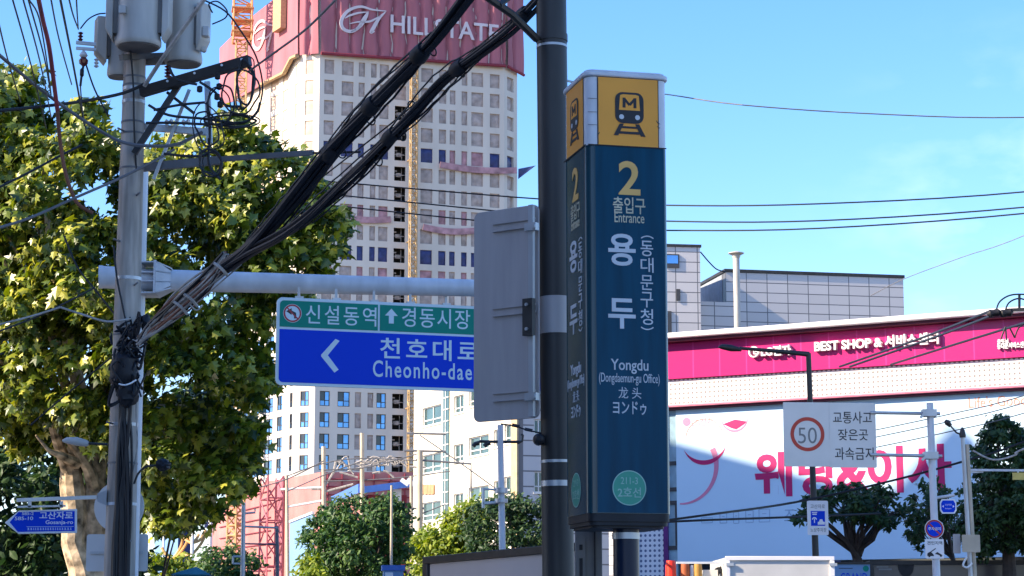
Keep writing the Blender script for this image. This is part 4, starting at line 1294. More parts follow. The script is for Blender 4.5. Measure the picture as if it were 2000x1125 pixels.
for x in (322, 355):
    insul(P(x, 240, UY + .05), 2, .04, None, st=.05, axis=(1, 0, .15)).build('spool_insulator', M['porcelain_w'], cb_)
cc = thing('standoff_post', 'short grey upright post standing on the level crossarm beside the cable loops', 'post', loc=P(406, 270, UY + .1))
MB().bar(P(409, 280, UY + .1), P(405, 160, UY + .1), .06, .06).build('post', M['steel'], cc)
cd = thing('crossarm', 'long grey bracket arm running right from the pole above the leaves', 'crossarm', loc=P(285, 325, UY + .2))
MB().bar(P(270, 328, UY + .2), P(430, 313, UY + .1), .06, .085).build('beam', M['cable_grey'], cd)
MB().bar(P(430, 311, UY + .1), P(612, 298, UY - .3), .05, .05).build('extension', M['cable_grey'], cd)
MB().bar(P(612, 299, UY - .3), P(705, 297, UY - .5), .018, .02).build('rod', M['cable'], cd)

# ------------------------------------------------------------------ cable bundles from the dark pole to the utility pole
def yline(x): return UY - .35 + (17.0 - UY + .35) * max(0, (x - 275)) / 775.0
def bundle(label, pts, n, spread, rad, seed, ties, loops, pale_to=None):
    rd = random.Random(seed)
    t = thing('cable_bundle', label, 'cable bundle', loc=P(pts[-1][0], pts[-1][1], yline(pts[-1][0])), group='thick cable bundles between the poles')
    base = [P(x, y, yline(x)) for x, y in pts]
    ctr = spline(base, 6)
    m = MB()
    offs = []
    for i in range(n):
        ph = 2 * math.pi * i / n; k = rd.uniform(.6, 1.05) if i else 0
        tw = rd.uniform(.15, .5); p0 = rd.uniform(0, 6)
        pts3 = []
        for j, c in enumerate(ctr):
            a = ph + tw * math.sin(j * .13 + p0) * 2
            w = spread * k * (1 + .25 * math.sin(j * .21 + p0 * 2))
            # offset across the run
            d = (ctr[min(j + 1, len(ctr) - 1)] - ctr[max(0, j - 1)]).normalized()
            s = d.cross(Vector((0, 0, 1))).normalized(); u = s.cross(d)
            pts3.append(c + (s * math.cos(a) + u * math.sin(a)) * w)
        m.tube(pts3, rad * rd.uniform(.75, 1.3), n=7)
    for i in range(3):
        p0 = rd.uniform(0, 6); j0 = rd.randint(0, len(ctr) // 3); j1 = rd.randint(len(ctr) * 2 // 3, len(ctr)); sg = rd.choice((-1, 1))
        pts3 = []
        for j in range(j0, j1):
            d = (ctr[min(j + 1, len(ctr) - 1)] - ctr[max(0, j - 1)]).normalized(); s = d.cross(Vector((0, 1, 0))).normalized()
            pts3.append(ctr[j] + s * sg * (spread * 1.1 + .05 * abs(math.sin((j - j0) * math.pi / (j1 - j0) * 2 + .0)) * rd.uniform(.8, 1.1)))
        m.tube(pts3, rad * rd.uniform(.3, .5), n=6)
    o = m.build('strands', M['cable'], t)
    if ties:
        m = MB()
        for f in ties:
            j = int(f * (len(ctr) - 2)); a, b = ctr[j], ctr[j + 1]; d = (b - a).normalized()
            m.tube([a - d * .05, a, a + d * .05, a + d * .10], [spread * 1.0 + rad, spread * 1.2 + rad, spread * 1.25 + rad, spread * .95 + rad], n=12)
        m.build('wrap', M['black'], t, each=1)
    for f, side, rr_ in loops:
        j = int(f * (len(ctr) - 2)); a, b = ctr[j], ctr[j + 1]; d = (b - a).normalized()
        s = d.cross(Vector((0, 1, 0))).normalized() * side
        c = a + s * (spread + rr_ * .6)
        m = MB().tube([c + (d * math.cos(q) + s * math.sin(q)) * rr_ + Vector((0, .03 * math.sin(q), 0)) for q in [2 * math.pi * k / 12 for k in range(12)]], .007, n=6, closed=True, smooth=2)
        m.build('cable_ring', M['cable'], t)
    return ctr
B1 = [(935, -40), (850, 72), (770, 160), (690, 245), (640, 305), (590, 370), (530, 440), (480, 488), (440, 516)]
c1 = bundle('upper thick black cable bundle slanting from the top edge across the tower to the pole', B1, 8, .048, .025, 5, (.18, .34, .50), ((.17, 1, .035), (.35, 1, .05), (.47, 1, .05)))
B2 = [(1062, -12), (1000, 52), (930, 108), (868, 155), (800, 228), (730, 300), (660, 368), (600, 424), (545, 462), (490, 490), (440, 522)]
c2 = bundle('lower thick black cable bundle from the dark pole bracket crossing below the upper bundle', B2, 7, .038, .021, 8, (.08, .26, .47), ((.26, 1, .03), (.40, -1, .04), (.52, 1, .05), (.45, 1, .045)))
# fan of strands tied at the pole; bleaching and sunlight both in the pale colour
fan = thing('cable_fan', 'frayed pale grey cable strands fanning down to the knot on the utility pole', 'cable bundle', loc=P(275, 665, yline(275)))
rd = random.Random(31); mp_ = MB(); mk = MB(); mb_ = MB()
for i in range(34):
    o1, o2 = rd.uniform(-16, 16), rd.uniform(-19, 19)
    q = [P(452 + rd.uniform(-10, 10) + o1 * .6, 505 + o1 * .8, yline(440)), P(400 + o2 * .5, 552 + o2 * .9 + rd.uniform(-4, 4), yline(400) - .04 * rd.random()), P(345 + o2 * .6, 602 + o2 * .95 + rd.uniform(-5, 5), yline(345) - .05 * rd.random()), P(300 + o1 * .5, 640 + o1 * .6, yline(300) - .03), P(270 + rd.uniform(-4, 6), 664 + rd.uniform(-8, 10), yline(275) - .05)]
    (mp_ if i % 3 else (mk if i % 2 else mb_)).tube(q, rd.uniform(.007, .016), n=6, smooth=4)
mp_.build('pale_strands', M['cable_pale'], fan); mk.build('black_strands', M['cable'], fan); mb_.build('brown_strands', M['cable_brown'], fan)
m = MB()
for (x, y) in ((430, 524), (372, 585), (352, 600)):
    m.tube([P(x - 12, y - 10, yline(x) - .06), P(x + 2, y, yline(x) - .1), P(x + 14, y + 14, yline(x) - .06)], .016, n=6, smooth=3)
m.tube([P(372, 596, yline(372) - .08), P(384, 606, yline(372) - .1), P(396, 596, yline(372) - .08)], .008, n=6, smooth=4)
m.build('tie', M['cable_pale'], fan, each=1)
# thin messenger wires beside the bundles
def wire(label, pts, r, mm='cable', name='overhead_wire', group=None, n=6, sm=5):
    m = MB().tube([P(x, y, Y) for x, y, Y in pts], r, n=n, smooth=sm)
    return tag(m.build(name, M[mm]), label, 'wire', group)
wire('thin cable running between the two thick bundles in front of the tower', [(1030, 12, 17.0), (900, 120, 18), (790, 220, 18.8), (650, 330, 19.8), (560, 400, 20.6)], .008)
wire('pale thin cable crossing the red netting down to the crossarm end', [(665, -10, 19), (600, 55, 20), (540, 100, 20.6), (485, 140, 21.4)], .012, 'cable_grey')
wire('thin loop of cable dropping from the crossarm in front of the lattice crane', [(398, 0, 21.3), (440, 22, 21.3), (470, 60, 21.3), (500, 110, 21.4), (513, 165, 21.5), (508, 205, 21.5)], .009)
wire('hooked thin wire at the top beside the right transformer', [(415, 25, 21.5), (408, 8, 21.5), (425, 3, 21.5), (443, 20, 21.4), (440, 35, 21.4), (415, 47, 21.5)], .008)
wire('thick pale bare pipe-like cable leaning from the pole up past the right transformer', [(282, 168, UY - .35), (330, 95, UY - .6), (398, 0, UY - .9), (420, -34, UY - 1)], .022, 'cable_pale', sm=3)
# tangle of loops right of the pole
tg = thing('cable_tangle', 'tangle of black cable loops hanging round the crossarms right of the pole', 'cable coil', loc=P(440, 200, 21.6))
rd = random.Random(77); m = MB()
for cx, cy, w, h, n_ in ((478, 165, 16, 46, 3), (470, 180, 34, 40, 1), (430, 205, 22, 34, 2), (405, 250, 26, 40, 2), (450, 236, 58, 14, 2), (412, 318, 18, 22, 3)):
    for i in range(n_):
        f = rd.uniform(.8, 1.25); yy = 21.5 + rd.uniform(-.2, .2); t0 = rd.uniform(-.3, .3)
        m.tube([P(cx + (w * math.cos(a) + t0 * h * math.sin(a)) * f + rd.uniform(-3, 3), cy + h * math.sin(a) * f + rd.uniform(-3, 3), yy) for a in [2 * math.pi * k / 11 for k in range(11)]], rd.uniform(.006, .012), n=6, closed=True, smooth=3)
for p in ([(290, 205), (330, 225), (400, 232), (470, 240), (500, 222), (508, 200)], [(285, 240), (340, 240), (420, 243), (480, 238), (505, 215)], [(405, 200), (410, 260), (408, 320), (430, 350)],
          [(390, 160), (420, 180), (440, 205), (470, 208)], [(300, 215), (350, 205), (400, 200)], [(330, 130), (345, 155), (385, 165)], [(320, 300), (370, 305), (405, 300), (408, 270)]):
    m.tube([P(x, y, 21.55) for x, y in p], .014, n=6, smooth=5)
m.build('loops', M['cable'], tg)
m = MB()
for x, y in ((425, 150), (428, 170), (424, 190), (430, 205), (390, 175)):
    m.lathe(P(x, y, 21.5), [(.012, -.03), (.03, -.02), (.03, .03), (.012, .04)], 10)
m.build('connector', M['black'], tg, each=1)
# wires at the upper left, rising towards us
TL = [((-6, 30), (14, 112), (40, 200)), ((22, -10), (60, 125), (90, 250)), ((44, -5), (78, 120), (100, 230)), ((54, -5), (86, 110), (100, 190)), ((57, 0), (76, 34), (90, 110), (100, 185)),
      ((99, -5), (115, 75), (140, 165)), ((117, -5), (140, 110), (165, 245)), ((134, -5), (143, 30), (153, 57)), ((149, -5), (151, 30), (153, 57))]
LB = ['thin black wire at the far left edge of the sky running down into the leaves', 'thin black wire descending just right of the leftmost sky wire', 'thin grey wire descending close left of the red hose at the upper left', 'straight thin wire running hidden beside the bent one into the leaves',
      'bent black wire joining the straight one beside the red hose', 'thin pale wire descending right of the red hose', 'black wire descending from the top edge to the leaves left of the insulator', 'left one of the two wires meeting at the pin insulator', 'right one of the two wires meeting at the pin insulator']
for i, pl0 in enumerate(TL):
    n_ = len(pl0)
    wire(LB[i], [(x, y, 15 + 7 * k / (n_ - 1)) for k, (x, y) in enumerate(pl0)], .007 if i not in (6,) else .010, 'cable' if i not in (2, 5) else 'cable_grey', group='thin wires at the upper left')
m = MB().tube([P(x, y, Y) for x, y, Y in ((74, -8, 19), (84, 40, 19.6), (96, 92, 20.2), (107, 175, 21), (112, 215, 21.3))], .022, n=8, smooth=5)
hs_ = thing('guy_wire', 'red sleeved guy line running down from the top left and fading to brown hose', 'guy line', loc=P(112, 215, 21.3))
M['guard_red'] = mat('guard_red', (0.30, 0.045, 0.06), 0.55, var=.6, scale=2.2, streak=(1, 1, 1))
m.build('red_sleeve', M['guard_red'], hs_)
MB().tube([P(112, 216, 21.3), P(118, 281, 21.5), P(130, 345, 21.6), P(150, 395, 21.7), P(181, 416, 21.8)], .02, n=8, smooth=5).build('brown_hose', M['cable_brown'], hs_)
wire('curved jumper wire from the pin insulator to the left side of the transformers', [(157, 56, UY), (172, 38, UY), (190, 28, UY), (206, 26, UY)], .008)
wire('wire slanting from the ball insulator down behind the concrete pole', [(168, 126, UY), (185, 175, UY), (212, 228, UY)], .009)
wire('thin wire dropping from the strain link into the crown', [(157, 168, UY), (161, 215, UY), (170, 265, UY)], .007)
wire('thick grey cable sagging from the left edge past the pole to the right crossarm', [(-10, 100, 20), (55, 155, 20.8), (120, 205, 21.3), (190, 252, 21.6), (240, 278, 21.65), (290, 285, 21.65), (345, 282, 21.7), (395, 258, 21.8)], .019, 'cable_grey')
wire('black cable running level from the left edge to the pole below the transformers', [(-10, 217, 21), (80, 208, 21.3), (160, 198, 21.5), (240, 182, 21.7), (290, 160, 21.7)], .017)
wire('grey cable rising from the left edge across the pole at mid height', [(-10, 447, 21), (60, 425, 21.2), (150, 385, 21.4), (230, 350, 21.6), (300, 315, 21.7), (340, 292, 21.8)], .014, 'cable_grey')
wire('black cable rising from the left edge through the upper leaves', [(-10, 370, 22), (60, 335, 22.2), (110, 308, 22.4), (160, 283, 22.6)], .013)
wire('pale wire from the left edge to a small clip left of the pole', [(-10, 636, 21.4), (60, 618, 21.5), (118, 600, 21.6)], .010, 'cable_pale')
wire('pale wire sagging from the small clip onto the concrete pole', [(118, 600, 21.6), (160, 614, 21.6), (210, 628, 21.65), (258, 622, 21.7)], .011, 'cable_pale')
wire('dark wire just below the pale one left of the pole', [(-10, 650, 21.4), (80, 615, 21.6), (185, 562, 21.8)], .009)
wire('thin dark wire climbing through the leaves at the lower left', [(60, 830, 22), (130, 770, 22), (215, 700, 22)], .009)
wire('dark wire hanging down through the leaves left of the pole', [(125, 460, 22), (150, 520, 22), (185, 565, 22), (225, 615, 22)], .010)

# ------------------------------------------------------------------ wires across the tower and the sky on the right
wire('uppermost of the three near-level wires crossing the tower and the right sky', [(200, 322, 63), (540, 346, 60), (800, 368, 58), (1060, 389, 56), (1307, 401, 54), (1600, 398, 52), (2020, 373, 50), (2600, 300, 46)], .019)
wire('middle of the three near-level wires crossing the tower and the right sky', [(200, 345, 63), (540, 370, 60), (800, 395, 58), (1060, 420, 56), (1307, 432, 54), (1600, 431, 52), (2020, 403, 50), (2600, 335, 46)], .019)
wire('lowest of the three near-level wires crossing the tower and the right sky', [(200, 358, 63), (540, 390, 60), (925, 430, 58), (1100, 445, 56), (1307, 450, 54), (1600, 446, 52), (2020, 415, 50), (2600, 345, 46)], .019)
wire('thin high grey wire sagging across the upper right sky', [(1085, 148, 17), (1150, 166, 25), (1307, 185, 40), (1450, 205, 40), (1700, 222, 40), (2020, 229, 40), (2600, 205, 40)], .012, 'cable_grey')
wire('faint thin wire rising to the right edge above the tiled block', [(1700, 578, 80), (1765, 545, 78), (1880, 502, 75), (2020, 452, 72), (2500, 240, 66)], .016, 'cable_grey')
wire('upper black wire in front of the advertisement running up to the lamp post', [(1085, 1034, 17.1), (1160, 1030, 30), (1240, 1024, 42), (1400, 1003, 44), (1553, 981, 46), (1729, 942, 46), (1882, 901, 46), (2020, 855, 46), (2500, 660, 46)], .024)
wire('lower black wire level in front of the advertisement icons', [(1085, 1030, 17.1), (1160, 1026, 30), (1240, 1022, 44), (1400, 1015, 46), (1600, 1008, 48), (1720, 1003, 49)], .024)
for i, (a, b_, c) in enumerate((((1640, 716), (1800, 660), (1935, 607)), ((1660, 716), (1830, 657), (1960, 607)), ((1740, 712), (1880, 668), (2020, 625)))):  # dark lines added in place of wire shadows on the sign band
    wire(['leftmost dark wire slanting over the magenta sign band towards the insulators', 'dark wire slanting over the magenta sign band just right of the leftmost', 'dark wire crossing the magenta sign band to the right edge below the others'][i], [(a[0], a[1], 57), (b_[0], b_[1], 52), (c[0], c[1], 47)], .03, 'cable')
for i, y in enumerate((842, 856, 876)):
    wire(['topmost thin grey wire over the white advertisement at right', 'second thin grey wire over the white advertisement at right', 'third thin grey wire over the white advertisement at right'][i], [(1700, y, 52), (1850, y - 32, 50), (2020, y - 75, 48), (2500, y - 230, 46)], .012, 'cable_grey')
wire('drooping pale wire in front of the dark tree at right', [(1900, 880, 44), (1940, 898, 44), (1985, 888, 44), (2020, 868, 44), (2400, 720, 44)], .02, 'cable_pale')
pa_ = thing('insulator_crossarm', 'steel crossarm with arched wires and black insulators at the right edge above the sign band', 'crossarm', loc=P(1990, 607, 46))
MB().bar(P(1965, 606, 46), P(2300, 590, 46), .06, .07).build('beam', M['dark_steel'], pa_)
m = MB(); m.tube([P(1945, 610, 46), P(1952, 590, 46), P(1972, 577, 46), P(2000, 575, 46), P(2030, 580, 46)], .018, n=6, smooth=5); m.tube([P(1962, 612, 46), P(1970, 592, 46), P(1990, 583, 46), P(2015, 590, 46)], .018, n=6, smooth=5); m.tube([P(1991, 605, 46), P(1991, 576, 46)], .03, n=6)
m.build('arched_wire', M['cable'], pa_, each=1)
m = MB()
for x in (1942, 1966): m.lathe(P(x, 611, 46), [(.03, -.16), (.09, -.1), (.07, 0), (.09, .08), (.03, .14)], 10, axis=(1, 0, .2))
m.build('insulator', M['black'], pa_, each=1)
# neighbouring insulators hanging in front of the sign band
pi_ = thing('wire_spacer', 'dark wire spacer with thin legs hanging before the white lettering at the right edge', 'wire spacer', loc=P(1965, 640, 46.5))
m = MB(); m.tube([P(1964, 638, 46.5), P(1955, 662, 46.5)], .02, n=5); m.tube([P(1964, 638, 46.5), P(1966, 664, 46.5)], .02, n=5); m.tube([P(1972, 640, 46.5), P(1982, 660, 46.5)], .02, n=5); m.tube([P(1982, 660, 46.5), P(1990, 640, 46.5), P(2010, 628, 46.5)], .018, n=5, smooth=3)
m.build('legs', M['cable'], pi_)

# ------------------------------------------------------------------ white mast with the long arm
GY = 25.0
mast = thing('sign_mast', 'white steel mast behind the concrete pole with a long level arm for the road sign', 'mast', loc=Vector((P(248, 1100, GY).x, GY, 0)))
mt, mb0 = P(272, 335, GY), P(250, 1120, GY)
mdir = (mt - mb0) / (mt.z - mb0.z)
def mpt(z): return mb0 + mdir * (z - mb0.z)
MB().tube([mpt(-.02), mpt(3), mt], [.125, .118, .108], n=24).build('shaft', M['steel_white'], mast)
a0, a1, a2, a3 = P(198, 541, GY - .12), P(300, 547, GY), P(920, 562.5, GY + .55), P(1250, 571, GY + .85)
MB().tube([a0, a1, a2, a3], [.132, .130, .103, .085], n=28).build('arm', M['steel_white'], mast)
MB().tube([P(193, 541, GY - .125), P(201, 541, GY - .118)], .137, n=24).build('arm_cap', M['steel_white'], mast)
m = MB(); z0, z1 = P(300, 577, GY).z, P(300, 515, GY).z
yb, yf = GY - .19, GY + .19
def gx(x): return P(x, 545, GY).x
m.box(gx(274), gx(277), yb, yf, z0, z1); m.box(gx(305), gx(309), yb - .02, yf + .02, z0, z1 + .01)
for zz in (z0, z0 + .015 + (z1 - z0) * .32, z0 + (z1 - z0) * .64, z1 - .016):
    m.box(gx(277.2), gx(304.8), yb, yf, zz, zz + .016)
m.build('flange', M['steel_white'], mast)
m = MB()
zc = (z0 + z1) / 2
for zz, k in ((z0, .35), (z0 + (z1 - z0) * .33, .2), (z0 + (z1 - z0) * .66, .2), (z1 - .016, .35)):
    vs = [Vector((gx(309.2), yb, zz)), Vector((gx(336), GY - .10, zz + (zc - zz) * k)), Vector((gx(336), GY + .10, zz + (zc - zz) * k)), Vector((gx(309.2), yf, zz))]
    m.add([v + Vector((0, 0, h)) for h in (0, .016) for v in vs], [(0, 1, 2, 3), (4, 5, 6, 7), (0, 1, 5, 4), (1, 2, 6, 5), (2, 3, 7, 6), (3, 0, 4, 7)])
for y in (yb, yf - .015):
    m.add([Vector((gx(309.2), y, z0)), Vector((gx(336), GY - .1 if y < GY else GY + .1, z0 + .1)), Vector((gx(336), GY - .1 if y < GY else GY + .1, z1 - .1)), Vector((gx(309.2), y, z1))], [(0, 1, 2, 3)])
m.build('gusset', M['steel_white'], mast)

# ------------------------------------------------------------------ blue and green direction sign
pd = Pl(541, 580, GY - .10, R(17))
ds = thing('direction_sign', 'large blue and green road direction sign hanging from the white arm', 'road sign', M=pd.M)
wS = pd.uv(1160, 600)[0]; hS = pd.uv(542, 752)[1]
MB(pd.M).rrect(0, hS, wS, 0, .07, -.03, 0, 6).build('panel', M['sign_white'], ds, bevel=.003)
xm = pd.uv(740, 612)[0]; ym = pd.uv(545, 640)[1]; bw = .036
def halfround(x0, y0, x1, y1, corners, r=.05):
    out = []
    for (cx, cy, a, on) in ((x1, y0, -90, 'br' in corners), (x1, y1, 0, 'tr' in corners), (x0, y1, 90, 'tl' in corners), (x0, y0, 180, 'bl' in corners)):
        if on:
            ox = cx - r if cx == x1 else cx + r; oy = cy + r if cy == y0 else cy - r
            out += [(ox + r * math.cos(R(a + 15 * i)), oy + r * math.sin(R(a + 15 * i))) for i in range(7)]
        else: out.append((cx, cy))
    return out
x0_, x1_ = bw, wS - bw
MB(pd.M).prism(halfround(x0_, ym + .014, xm - .012, -bw, ('tl',)), .001, .004).build('green_panel', M['sign_green'], ds)
MB(pd.M).prism(halfround(xm + .012, ym + .014, x1_, -bw, ('tr',)), .001, .004).build('green_panel', M['sign_green'], ds)
MB(pd.M).prism(halfround(x0_, hS + bw, x1_, ym - .014, ('bl', 'br')), .001, .004).build('blue_panel', M['sign_blue'], ds)
def dt(s, rc, bd, **k): text(ds, pd.M, s, uvrect(pd, *rc), M['sign_white'], z=.004, t=.003, bold=bd, **k)
dt('신설동역', (597, 632, 735, 601), .004, space=1.22)
dt('경동시장', (785, 638, 918, 606), .004, space=1.12)
dt('천호대로', (742, 700, 934, 667), .014, space=1.25)
dt('Cheonho-daero', (728, 736, 955, 712), .012, space=1.2)
c = pd.uv(571, 612)
o = MB(pd.M).disc(c[0], c[1], .110, .004, .006).build('no_left_turn', M['sign_white'], ds)
m = MB(pd.M); m.ring(c[0], c[1], .086, .105, .006, .008); m.stroke([(c[0] - .065, c[1] + .065), (c[0] + .065, c[1] - .065)], .016, .006, .0075); m.build('red_ring', M['sign_red'], o)
m = MB(pd.M); m.stroke([(c[0] + .035, c[1] - .06), (c[0] + .03, c[1] + .0), (c[0] - .015, c[1] + .02)], .028, .006, .0072); m.prism([(c[0] - .075, c[1] + .022), (c[0] - .01, c[1] - .02), (c[0] - .01, c[1] + .06)], .006, .0073); m.build('turn_arrow', M['ink'], o)
m = MB(pd.M); a = pd.uv(764, 632); b_ = pd.uv(764, 603); w = .03
m.box(a[0] - w, a[0] + w, a[1], b_[1] - .05, .004, .007)
m.prism([(a[0] - .078, b_[1] - .085), (a[0] - .03, b_[1] - .085), (a[0], b_[1] - .05), (a[0] + .03, b_[1] - .085), (a[0] + .078, b_[1] - .085), (a[0], b_[1])], .004, .0068)
m.build('ahead_arrow', M['sign_white'], ds)
p = [pd.uv(*q) for q in ((662, 664), (628, 694), (659, 727))]
m = MB(pd.M)
q = [pd.uv(*z) for z in ((655, 662), (663, 666), (640, 694), (661, 722), (653, 728), (627, 696), (627, 693))]
m.prism(q, .004, .007); m.build('left_arrow', M['sign_white'], ds)
m = MB()
for x in (585, 658, 732, 803, 873, 960, 1060, 1130):
    u = pd.uv(x, 590)[0]; zt2 = a1.lerp(a3, (x - 300) / 950.0)
    m.bar(pd.M @ Vector((u, -.03, -.045)), Vector((pd.M @ Vector((u, 0, -.045))).to_tuple()[:2] + (zt2.z - .08,)), .035, .03)
    m.bar(pd.M @ Vector((u - .05, .008, -.02)), pd.M @ Vector((u + .05, .008, -.02)), .03, .03)
m.build('hanger', M['steel'], ds, each=2)

# ------------------------------------------------------------------ arrow-shaped street name sign
pn = Pl(150, 1018, UY - .05, R(-4))
sn = thing('street_name_sign', 'small blue arrow-shaped street name sign pointing left under a grey bracket', 'street sign', M=pn.M)
def arrow(ins):
    def q(x, y): return pn.uv(x, y)
    pts = [q(150, 1041), q(150, 994), q(37, 997), q(9, 1021), q(36, 1043)]
    cx, cy = q(88, 1019)
    out = []
    for x, y in pts:
        dx, dy = x - cx, y - cy
        out.append((x - math.copysign(ins, dx) * (1.4 if abs(dx) > .38 and abs(dy) < .03 else 1), y - math.copysign(min(ins, abs(dy)), dy)))
    return out
MB(pn.M).prism(arrow(0), -.018, 0).build('panel', M['letter_white'], sn, bevel=.006)
pts = [pn.uv(*z) for z in ((146, 1037), (146, 998), (36, 1000), (19, 1020), (35, 1039))]
MB(pn.M).prism(pts, 0.001, .003).build('blue_face', M['sign_blue'], sn)
def nt_(s, rc, bd): text(sn, pn.M, s, uvrect(pn, *rc), M['letter_white'], z=.003, t=.002, bold=bd)
nt_('고산자로', (77, 1014, 143, 999), .015)
nt_('Gosanja-ro', (89, 1026, 143, 1016), .012)
nt_('585-2', (43, 1006, 66, 1000), .01)
nt_('585-10', (29, 1016, 65, 1009), .01)
m = MB(pn.M); a = pn.uv(52, 1030); b_ = pn.uv(144, 1028); m.box(a[0], b_[0], b_[1] - .004, b_[1], .003, .0045)
rd = random.Random(2); x = a[0] + .01
while x < b_[0] - .02:
    w = rd.uniform(.012, .022); y0 = b_[1] - .036; m.box(x, x + w, y0, y0 + .004, .003, .0045); m.box(x + w * .3, x + w * .6, y0, y0 + .022, .003, .0048); m.box(x, x + w * .8, y0 + .018, y0 + .022, .003, .0044); x += w + .008
m.build('small_print', M['sign_white'], sn)
m = MB(); m.bar(P(33, 977, UY - .06), P(190, 971, UY - .05), .05, .036); m.build('arm', M['steel'], sn)
m = MB(); m.bar(P(34, 990, UY - .06), P(128, 988, UY - .06), .03, .018)
for x in (58, 120): m.bar(P(x, 979, UY - .06), P(x, 992, UY - .06), .03, .03)
m.build('hanger', M['steel'], sn, each=1)
m = MB(); m.add([P(190, 964, UY - .1), P(190, 980, UY - .1), P(208, 987, UY - .12), P(208, 957, UY - .12), P(190, 964, UY + .02), P(190, 980, UY + .02), P(208, 987, UY + .02), P(208, 957, UY + .02)], [(0, 1, 2, 3), (4, 7, 6, 5), (0, 4, 5, 1), (3, 2, 6, 7), (0, 3, 7, 4), (1, 5, 6, 2)])
m.build('socket', M['steel'], sn)

# ------------------------------------------------------------------ plates turned away on the white mast
pq = Pl(233, 990, GY + .16, R(-6))
def s_(n): return n * GY / F
rs = thing('round_sign', 'pale round traffic sign half hidden behind the concrete pole', 'traffic sign', M=pq.M)
c = pq.uv(233, 990); MB(pq.M).disc(c[0], c[1], s_(50), 0, .012, 48).build('plate', M['truck_white'], rs)
MB(pq.M).box(c[0] - .04, c[0] + .04, c[1] - .05, c[1] + .05, .0125, .03).build('clamp', M['steel'], rs)
pz = thing('plate_sign', 'pale rectangular plate below the round sign behind the concrete pole', 'traffic sign', M=pq.M)
r = uvrect(pq, 168, 1116, 290, 1043); MB(pq.M).rrect(r[0], r[1] + .0, r[2], r[3], .03, 0, .012).build('plate', M['truck_white'], pz)
MB(pq.M).box(r[0] + .05, r[2] - .05, (r[1] + r[3]) / 2 - .015, (r[1] + r[3]) / 2 + .015, .0125, .03).build('rail', M['steel'], pz)
sl_ = thing('street_lamp', 'small pale lamp head on a thin arm left of the concrete pole', 'street lamp', loc=P(208, 868, UY))
MB().tube([P(122, 861, UY), P(130, 860, UY), P(150, 862, UY), P(168, 866, UY), P(173, 867, UY)], [.012, .032, .045, .036, .02], n=14).build('head', M['lens'], sl_)
MB().tube([P(172, 866, UY), P(210, 868, UY)], .013, n=8).build('arm', M['dark_steel'], sl_)
cm = thing('security_camera', 'black camera on a thin curved arm right of the concrete pole', 'camera', loc=P(268, 930, UY))
MB().tube([P(262, 945, UY - .1), P(270, 925, UY - .1), P(285, 912, UY - .1), P(305, 909, UY - .1)], .011, n=8, smooth=5).build('arm', M['dark_steel'], cm)
m = blob(P(318, 908, UY - .1), .075, .09, .06, 3); m.build('housing', M['black'], cm)

# ------------------------------------------------------------------ speed limit board on the far side
KY = 43.0
wp = thing('sign_post', 'white post with two arms carrying the 50 speed limit board', 'post', loc=Vector((P(1831, 1125, KY).x, KY, 0)))
pt0, pb0 = P(1816, 787, KY), P(1829, 1122, KY); pdv = (pt0 - pb0) / (pt0.z - pb0.z)
MB().tube([pb0 + pdv * (-.1 - pb0.z), pt0], [.082, .070], n=18).build('shaft', M['steel_white'], wp)
m = MB(); m.tube([P(1700, 806, KY), P(1836, 808, KY - .02)], .034, n=12); m.tube([P(1700, 888, KY), P(1840, 891, KY - .02)], .034, n=12); m.build('arm', M['steel'], wp, each=1)
m = MB()
for y, x in ((807, 1817), (890, 1820)):
    p = P(x, y, KY); m.box(p.x - .17, p.x + .11, KY - .12, KY + .1, p.z - .07, p.z + .07); m.bar(p + Vector((-.22, -.1, -.1)), p + Vector((-.05, -.1, .06)), .05, .05)
m.build('clamp', M['steel'], wp, each=2)
pk_ = Pl(1530, 785, KY - .09, R(3))
sb = thing('speed_board', 'white double board with a red ringed 50 and black Korean warning text', 'traffic sign', M=pk_.M)
r = uvrect(pk_, 1532, 911, 1619.5, 786); MB(pk_.M).rrect(r[0], r[1], r[2], r[3], .02, -.03, 0).build('left_board', M['board'], sb, bevel=.004)
r2 = uvrect(pk_, 1621, 913, 1709.5, 787); MB(pk_.M).rrect(r2[0], r2[1], r2[2], r2[3], .02, -.03, 0).build('right_board', M['board'], sb, bevel=.004)
c = pk_.uv(1577, 848); k = KY / F
MB(pk_.M).ring(c[0], c[1], 26.5 * k, 33.5 * k, .001, .004).build('red_ring', M['ring_red'], sb)
text(sb, pk_.M, '50', uvrect(pk_, 1559, 866, 1595, 835), M['ink_grey'], z=.001, t=.003, bold=-.004)
for s, rc in (('교통사고', (1627, 827, 1702, 804)), ('잦은곳', (1637, 860, 1695, 838)), ('과속금지', (1631, 898, 1706, 874))):
    text(sb, pk_.M, s, uvrect(pk_, *rc), M['ink'], z=.001, t=.003, bold=.004)
m = MB(pk_.M); c_ = uvrect(pk_, 1540, 900, 1705, 800)
for v in (pk_.uv(1620, 806)[1], pk_.uv(1620, 890)[1]): m.box(c_[0], c_[2], v - .03, v + .03, -.055, -.031)
m.build('back_rail', M['steel'], sb, each=1)
